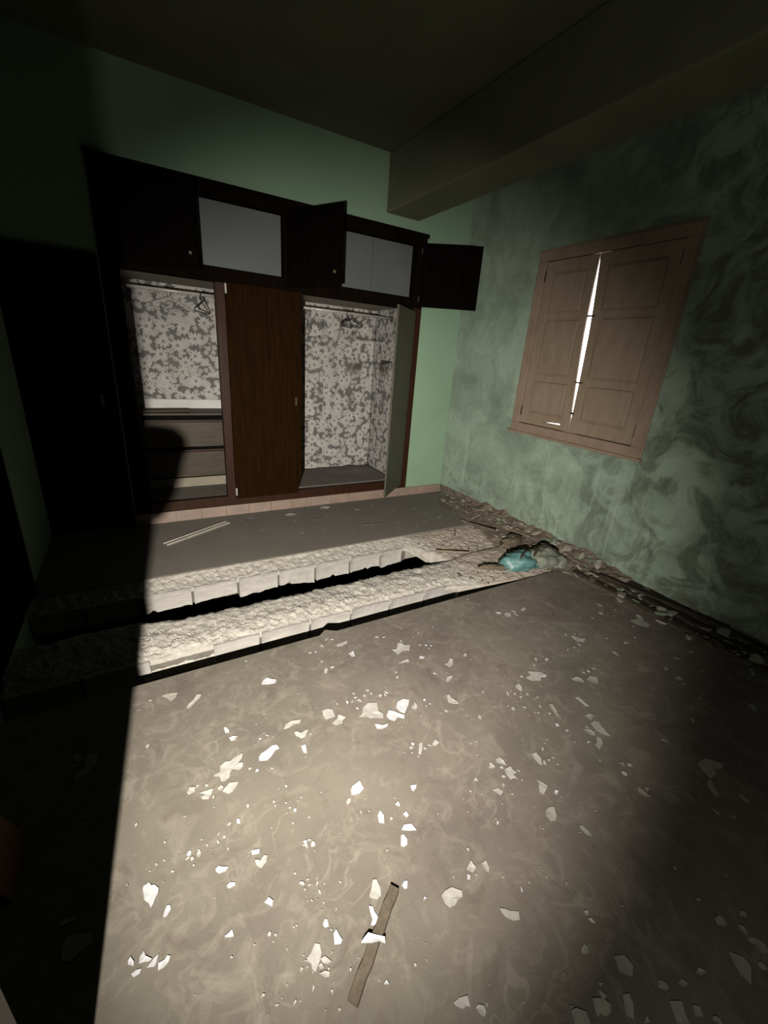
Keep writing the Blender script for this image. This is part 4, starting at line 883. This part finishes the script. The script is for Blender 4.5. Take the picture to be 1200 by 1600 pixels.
# white board leaning on the back wall above the drawers, loose board on the unit
obj('white_plank', MB().box(-3.10, -2.30, DEP-0.032, DEP-0.012, 0.8885, 0.975), M['white'], bevel=0.003, label='white board propped at the back above the drawers', cat='board')
b = MB(); mt = Matrix.Translation(Vector((-2.86, 0.50, 0.889))) @ Matrix.Rotation(0.12, 4, 'Z')
b.box(-0.21, 0.18, -0.05, 0.05, 0, 0.016, mt)
obj('loose_board', b, M['drawer'], bevel=0.004, label='short brown loose board lying on top of the drawer unit', cat='board')

# ---------------------------------------------------------------- battens and sticks on the floors
def bar(name, p, q, w, h, mat, label, cat, z=0.0, channel=False, tilt=0.0):
    p = Vector((*p, 0)); q = Vector((*q, 0)); L = (q-p).length; a = math.atan2(q.y-p.y, q.x-p.x)
    mt = Matrix.Translation(Vector((p.x, p.y, z))) @ Matrix.Rotation(a, 4, 'Z') @ Matrix.Rotation(-tilt, 4, 'Y')
    if not channel:
        n = 10; mb = MB(); vs = []
        for k in range(n+1):
            x = L*k/n; d = 0.0015*math.sin(k*2.1)
            vs += [mt @ Vector((x, -w/2+d, 0)), mt @ Vector((x, w/2+d, 0)), mt @ Vector((x, w/2+d-0.002, h)), mt @ Vector((x, -w/2+d+0.002, h))]
        fs = [(0, 1, 2, 3), tuple(range(4*n, 4*n+4))]
        for k in range(n):
            for j in range(4): fs.append((4*k+j, 4*k+(j+1) % 4, 4*k+4+(j+1) % 4, 4*k+4+j))
        mb.add(vs, fs)
        return obj(name, mb, mat, label=label, cat=cat)
    e = empty(name, (p.x, p.y, z), label=label, cat=cat)
    obj('web', MB().box(0, L, -w/2, w/2, 0, h*0.4, mt), M['dust'], e)
    obj('rim', MB().box(0, L, -w/2, -w/2+0.007, h*0.4, h, mt), mat, e, bevel=0.001)
    obj('rim', MB().box(0, L, w/2-0.007, w/2, h*0.4, h, mt), mat, e, bevel=0.001)
    return e
bar('wooden_batten', (-2.612, -3.268), (-2.828, -3.424), 0.030, 0.014, M['stick'], 'brown wooden batten lying on the near tiled floor', 'batten')
bar('channel_strip', (-3.04, -0.505), (-2.515, -0.200), 0.050, 0.018, M['palebatten'], 'pale straight channel strip on the back floor before the wardrobe', 'batten', channel=True)
bar('stick', (-1.40, -0.66), (-1.20, -0.70), 0.014, 0.008, M['stick'], 'short brown stick on the back floor before the tall open door', 'stick')
bar('stick', (-1.78, -0.38), (-1.68, -0.42), 0.010, 0.006, M['stick'], 'tiny pale splinter on the back floor in mid wardrobe', 'stick')
bar('cane', (-1.05, -1.36), (-0.80, -1.50), 0.012, 0.009, M['cane'], 'dry cane lying across the pinkish rubble left of the teal sack', 'stick', z=-0.012)
bar('cane', (-0.40, -1.02), (-0.36, -1.34), 0.022, 0.012, M['rag'], 'dark slat standing out of the rubble near the wall corner', 'stick', z=0.02, tilt=0.12)
bar('cane', (-0.62, -1.08), (-0.72, -1.20), 0.012, 0.009, M['cane'], 'short cane at the back of the pinkish rubble', 'stick', z=0.0)
bar('cane', (-0.20, -1.25), (-0.10, -1.75), 0.012, 0.010, M['cane'], 'long cane at the wall foot behind the teal sack', 'stick', z=0.05)
bar('cane', (-0.30, -1.70), (-0.12, -1.95), 0.010, 0.009, M['cane'], 'broken cane on the rubble to the right of the sack', 'stick', z=0.045)
# long rotten boards fallen along the foot of the right wall
for k, (p, q, w, h, z, lb) in enumerate((
        ((-0.25, -2.12), (-0.20, -3.75), 0.060, 0.022, 0.002, 'long dark rotten board on the floor, farthest from the right wall'),
        ((-0.16, -2.20), (-0.13, -3.95), 0.050, 0.035, 0.004, 'long dark rotten board second from the right wall'),
        ((-0.07, -2.45), (-0.06, -4.05), 0.055, 0.050, 0.004, 'long dark rotten board lying against the right wall'),
        ((-0.20, -2.30), (-0.06, -3.10), 0.030, 0.016, 0.052, 'thin dark lath lying across the long rotten boards'))):
    bar('rotten_board', p, q, w, h, M['board'], lb, 'board', z=z)

# a reddish plank leaning in the dark by the left wall
pl = MB(); mt = Matrix.Translation(Vector((-3.585, -2.70, 0.004))) @ Matrix.Rotation(-0.35, 4, 'Y')
pl.box(-0.01, 0.01, -0.10, 0.10, 0, 0.36, mt)
obj('leaning_plank', pl, M['redplank'], bevel=0.003, label='reddish brown plank leaning in the dark at the left wall', cat='plank')

# ---------------------------------------------------------------- teal sack on the rubble
def lump(cx, cy, cz, rx, ry, rz, seed, amp=0.22, freq=1.6, nu=28, nv=16, yaw=0.0):
    mb = MB(); vs = []; fs = []
    cr, sr_ = math.cos(yaw), math.sin(yaw)
    for j in range(nv+1):
        ph = math.pi*(j/nv-0.5)
        for i in range(nu):
            th = 2*math.pi*i/nu
            d = Vector((math.cos(th)*math.cos(ph), math.sin(th)*math.cos(ph), math.sin(ph)))
            k = 1 + amp*noise.fractal(d*freq+Vector((seed, seed*2.3, 0)), 0.8, 2.2, 4) - 0.5*amp*abs(noise.noise(d*freq*2.3+Vector((0, seed, 3))))
            x, y = d.x*rx*k, d.y*ry*k
            z = max(cz + d.z*rz*k, 0.0)
            vs.append((cx + cr*x - sr_*y, cy + sr_*x + cr*y, z))
    for j in range(nv):
        for i in range(nu):
            fs.append((j*nu+i, j*nu+(i+1) % nu, (j+1)*nu+(i+1) % nu, (j+1)*nu+i))
    return mb.add(vs, fs)
sk = empty('plastic_sack', (-0.55, -1.88, 0.0), label='crumpled teal and grey sack on the rubble by the right wall', cat='sack')
obj('sack_body', lump(-0.60, -1.87, 0.03, 0.17, 0.10, 0.095, 1.3, 0.30, 1.8, yaw=-0.35), M['teal'], sk, smooth=True)
obj('sack_fold', lump(-0.40, -1.90, 0.035, 0.155, 0.115, 0.10, 4.7, 0.34, 2.0, yaw=-0.2), M['sack'], sk, smooth=True)
obj('sack_fold', lump(-0.27, -1.95, 0.02, 0.10, 0.10, 0.06, 9.1, 0.34, 2.0), M['sack'], sk, smooth=True)
arc = [(-0.52+0.25*t, -1.93-0.03*t+0.05*math.sin(t*3.1), 0.105+0.055*math.sin(t*3.14)) for t in [k/12 for k in range(13)]]
obj('sack_rim', MB().tube(arc, [0.008+0.006*math.sin(k*0.7)**2 for k in range(13)], 6), M['board'], sk, smooth=True)
arc = [(-0.66+0.16*t, -1.92+0.07*t, 0.105+0.035*math.sin(t*3.14)) for t in [k/10 for k in range(11)]]
obj('sack_rim', MB().tube(arc, [0.006+0.006*math.sin(k*0.9)**2 for k in range(11)], 6), M['board'], sk, smooth=True)
obj('sack_tail', lump(-0.83, -1.82, 0.01, 0.13, 0.028, 0.024, 6.6, 0.3, 2.4, yaw=-0.45), M['rag'], sk, smooth=True)
obj('torn_hem', MB().tube([(-0.80+0.05*k, -1.90-0.012*k, 0.012+0.02*(k % 2)) for k in range(9)], 0.006, 5), M['sack'], sk)
obj('brown_rag', lump(-0.33, -1.52, 0.025, 0.16, 0.07, 0.055, 2.2, 0.4, 2.2, yaw=0.3), M['rag'], smooth=True, label='brown dusty rag heaped behind the teal sack', cat='rag')

# ---------------------------------------------------------------- rubble along the right wall
rnd = random.Random(21)
def chunk_mesh(seed, mat, flat):
    r = random.Random(seed); mb = MB(); vs = []; n = 6
    for z, k in ((0.0, 0.85), (0.7, 1.0), (1.0, 0.85)):
        for i in range(n):
            t = 2*math.pi*i/n + r.uniform(-.25, .25); q = k*(0.55 + 0.45*((i*7 + seed) % 5)/4)
            vs.append((q*math.cos(t), q*math.sin(t)*0.8, z*flat*(1+r.uniform(-.2, .2) if z else 1)))
    fs = [tuple(reversed(range(n))), tuple(range(2*n, 3*n))]
    for j in range(2):
        for i in range(n): fs.append((j*n+i, j*n+(i+1) % n, (j+1)*n+(i+1) % n, (j+1)*n+i))
    return mb.add(vs, fs).mesh('plaster_chunk', mat)
chunks = {}
for mk in ('chunk', 'chunk_brown', 'chunk_green'):
    chunks[mk] = [chunk_mesh(s*7+len(mk), M[mk], f) for s, f in ((1, 0.20), (2, 0.35), (3, 0.5), (4, 0.25), (5, 0.12))]
def heap_top(x, y):      # height of the heap at the wall foot
    hx = max(0.0, 1 - (-x)/0.42)
    hy = sst(-0.05, -0.9, y)*(1-0.55*sst(-2.0, -2.6, y))
    return 0.12*hx*hx*hy
mb = ruled(-0.46, -0.001, 26, 120, lambda x: -0.03, lambda x: -3.3, lambda x, y, t: max(-0.01, heap_top(x, y)*(1.0+0.4*fbm(x, y, 6, 4, 3.3)) - 0.004 + 0.012*fbm(x, y, 22, 4, 1.2)*min(1, heap_top(x, y)*40)) - 0.05*sst(0.30, 0.46, -x + 0.06*fbm(x, y, 5, 3, 7.7)), 0.03)
obj('rubble_heap', mb, M['chunk_brown'], label='brown heap of fine rubble along the foot of the right wall', cat='rubble', kind='stuff')
spots = []
def zone_of(x, y):
    if y > -0.45: return 'plaster bit in the corner of back and right wall', 'plaster bits in the far corner'
    if y > -0.95: return 'plaster bit at the right wall beside the back floor', 'plaster bits by the back floor'
    if y > -2.05 and x < -0.75: return 'mortar lump on the pinkish rubble left of the sack', 'mortar lumps left of the sack'
    if y > -2.05 and x < -0.45: return 'mortar lump on the rubble behind the teal sack', 'mortar lumps behind the sack'
    if y > -1.5: return 'plaster piece in the wall heap beyond the sack', 'plaster pieces beyond the sack'
    if y > -2.05: return 'plaster piece in the wall heap beside the sack', 'plaster pieces beside the sack'
    if y > -2.6: return 'plaster piece at the far end of the rotten boards', 'plaster pieces at the far board ends'
    return 'plaster piece over the near part of the rotten boards', 'plaster pieces over the near boards'
for k in range(230):
    y = rnd.uniform(-0.1, -3.45); x = -abs(rnd.gauss(0.02, 0.17))-0.02
    if y < -2.1: x = max(x, -0.33)
    if x < -0.55: continue
    s = rnd.choice((0.018, 0.022, 0.03, 0.038, 0.05)) * (0.8 + 0.5*rnd.random())
    if y > -0.85: s *= 0.65; x = max(x, -0.22)
    spots.append((min(x, -s*1.1-0.02), y, s))
for k in range(70):
    x = rnd.uniform(-1.15, -0.15); y = rnd.uniform(-1.05, -1.98)
    if (abs(x+0.5) < 0.35 and abs(y+1.88) < 0.14): continue
    spots.append((x, y, rnd.uniform(0.008, 0.024)))
for x, y, s in spots:
    base = 0.0
    if YE < y < YA: base = -0.03
    if x > -0.45: base = max(base, heap_top(x, y)*0.9)
    if y < -2.1 and x > -0.29: base = max(base, 0.03)
    mk = rnd.choice(('chunk', 'chunk', 'chunk_brown', 'chunk_green') if x > -0.45 else ('chunk', 'chunk', 'chunk_brown'))
    lb, gr = zone_of(x, y)
    size = 'large' if s > 0.04 else 'middling' if s > 0.022 else 'small'
    tone = {'chunk': 'pale', 'chunk_brown': 'brown', 'chunk_green': 'green-faced'}[mk]
    lb = size + ' ' + tone + ' ' + lb; gr = size + ' ' + tone + ' ' + gr
    inst('plaster_chunk', rnd.choice(chunks[mk]), (x, y, base), (rnd.gauss(0, .25), rnd.gauss(0, .25), rnd.uniform(0, 6.28)), (s*1.25, s*rnd.uniform(.45, 1.1), s), label=lb, cat='plaster chunk', group=gr)

# loose grit on the strip and the far edge: too fine to count
mb = MB(); r = random.Random(77)
def grit(x, y, z, s):
    t = r.uniform(0, 6.28); c, q = math.cos(t)*s, math.sin(t)*s
    h = s*r.uniform(.6, 1.3)
    mb.add([(x+c, y+q, z), (x-q, y+c, z), (x-c*.9, y-q*.9, z), (x+q*.8, y-c*.8, z), (x+c*.3, y+q*.3, z+h), (x-c*.4, y-q*.2, z+h*.8)],
           [(0, 1, 4), (1, 5, 4), (1, 2, 5), (2, 3, 5), (3, 4, 5), (3, 0, 4), (3, 2, 1, 0)])
for k in range(3600):
    x = r.uniform(-3.75, -0.2); t = r.betavariate(3.2, 1.5)
    a, c = yb(x), yf(x); y = lerp(a, c, t*0.97+0.02)
    grit(x, y, z_strip(x, y, (y-a)/(c-a))-0.002, r.choice((.003, .004, .005, .006, .008)))
for k in range(1900):
    x = r.uniform(-3.75, -0.9); t = r.random()**0.7
    y = lerp(YA, ya(x), t*0.95)
    grit(x, y, z_far(x, y, t)-0.002, r.choice((.003, .004, .005, .007)))
obj('mortar_grit', mb, M['mortar'], label='pale loose grit and pebbles along the broken floor edges', cat='grit', kind='stuff')

# ---------------------------------------------------------------- paint flakes fallen on the floor
FL_MAT = {'w': M['flake_w'], 'c': M['flake_c'], 'g': M['flake_g']}
def flake_mb(poly, z, rr, curl=0.0035, th=0.0016):
    n = len(poly); cx = sum(p[0] for p in poly)/n; cy = sum(p[1] for p in poly)/n
    top = [Vector((p[0], p[1], z + th + rr.uniform(0.0005, curl))) for p in poly]
    ct = Vector((cx, cy, z + th + 0.001))
    bot = [Vector((p.x, p.y, p.z-th)) for p in top]; cb = Vector((cx, cy, z + 0.0002))
    vs = top + [ct] + bot + [cb]; fs = []
    for i in range(n):
        j = (i+1) % n
        fs += [(i, j, n), (n+1+j, n+1+i, 2*n+1), (i, n+1+i, n+1+j, j)]
    return MB().add(vs, fs)
rr = random.Random(5)
for tone, lab, poly in BIG_FLAKES:
    z = 0.0005
    if 'across the batten' in lab: z = 0.0145
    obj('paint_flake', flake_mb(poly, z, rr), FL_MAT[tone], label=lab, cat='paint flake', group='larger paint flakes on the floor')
SM_LABEL = {
 'left': 'small paint scrap scattered around the long split flake',
 'centre': 'small paint scrap scattered about the central hat-shaped flake',
 'rightmid': 'small paint scrap scattered around the branching flake on the right',
 'lowleft': 'small paint scrap between the toothed white flake and the pill-shaped one',
 'mid': 'small paint scrap around the seed and half-moon flakes',
 'lowmid': 'small paint scrap around the shattered flake left of the batten',
 'rightfloor': 'small paint scrap around the arrow-shaped flake, right of centre',
 'bottomright': 'small paint scrap near the curved oblong flake, lower right',
 'farright': 'small dim paint scrap on the shaded far right floor',
 'dark': 'small pale paint scrap in the dark left of the shadow edge'}
TONE = {'w': 'white', 'c': 'cream', 'g': 'pale'}
allsm = sorted(((r_, x, y, k) for k, l in SMALL_FLAKES.items() for (x, y, r_) in l), reverse=True)
keep = 296 - len(BIG_FLAKES)
crumbs = MB()
def scrap(x, y, rad):
    n = rr.choice((3, 4, 4, 5, 6)); ph = rr.uniform(0, 6.28); el = rr.uniform(0.35, 0.9); yaw = rr.uniform(0, 6.28); out = []
    for i in range(n):
        t = ph + 2*math.pi*i/n + rr.uniform(-.3, .3); q = rad*1.9*rr.uniform(0.75, 1.15)
        a, c = q*math.cos(t), q*math.sin(t)*el
        out.append((x + a*math.cos(yaw)-c*math.sin(yaw), y + a*math.sin(yaw)+c*math.cos(yaw)))
    return out
for k, (rad, x, y, key) in enumerate(allsm):
    mbf = flake_mb(scrap(x, y, rad), 0.0004, rr, 0.0035, 0.0012)
    if k < keep:
        tone = 'g' if key in ('farright', 'dark') else rr.choice('cccw')  # greyer colour stands in for dim light on these scraps
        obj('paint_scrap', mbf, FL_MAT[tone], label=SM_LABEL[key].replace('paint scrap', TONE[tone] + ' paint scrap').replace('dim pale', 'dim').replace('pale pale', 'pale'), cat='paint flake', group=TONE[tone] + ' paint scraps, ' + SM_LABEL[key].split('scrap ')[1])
    else:
        crumbs.add(mbf.v, mbf.f)
for k in range(150):
    x, y = rr.uniform(-3.2, -0.5), rr.uniform(-3.7, -2.1)
    f = flake_mb(scrap(x, y, rr.choice((.0012, .0016, .0022))), 0.0004, rr, 0.002, 0.001); crumbs.add(f.v, f.f)
for k in range(50):
    x, y = rr.uniform(-2.4, -0.2), rr.uniform(-0.9, -0.06)
    f = flake_mb(scrap(x, y, rr.choice((.0025, .004, .006, .010))), 0.0004, rr, 0.003, 0.001); crumbs.add(f.v, f.f)
obj('paint_crumbs', crumbs, M['flake_c'], label='tiny paint crumbs sprinkled over the tiled floor', cat='crumbs', kind='stuff')
for (x, y, s, lab) in ((-1.93, -0.20, 0.035, 'pale curled scrap on the back floor by the skirting below the middle door'),
                       (-1.55, -0.12, 0.040, 'pale bent scrap on the back floor before the right bay sill'),
                       (-0.55, -0.75, 0.022, 'single pale scrap on the back floor right of the tall open door'),
                       (-1.25, -0.28, 0.020, 'small pale scrap on the back floor near the tall open door')):
    obj('paint_flake', flake_mb(scrap(x, y, s), 0.0005, rr, 0.012), M['flake_c'], label=lab, cat='paint flake')
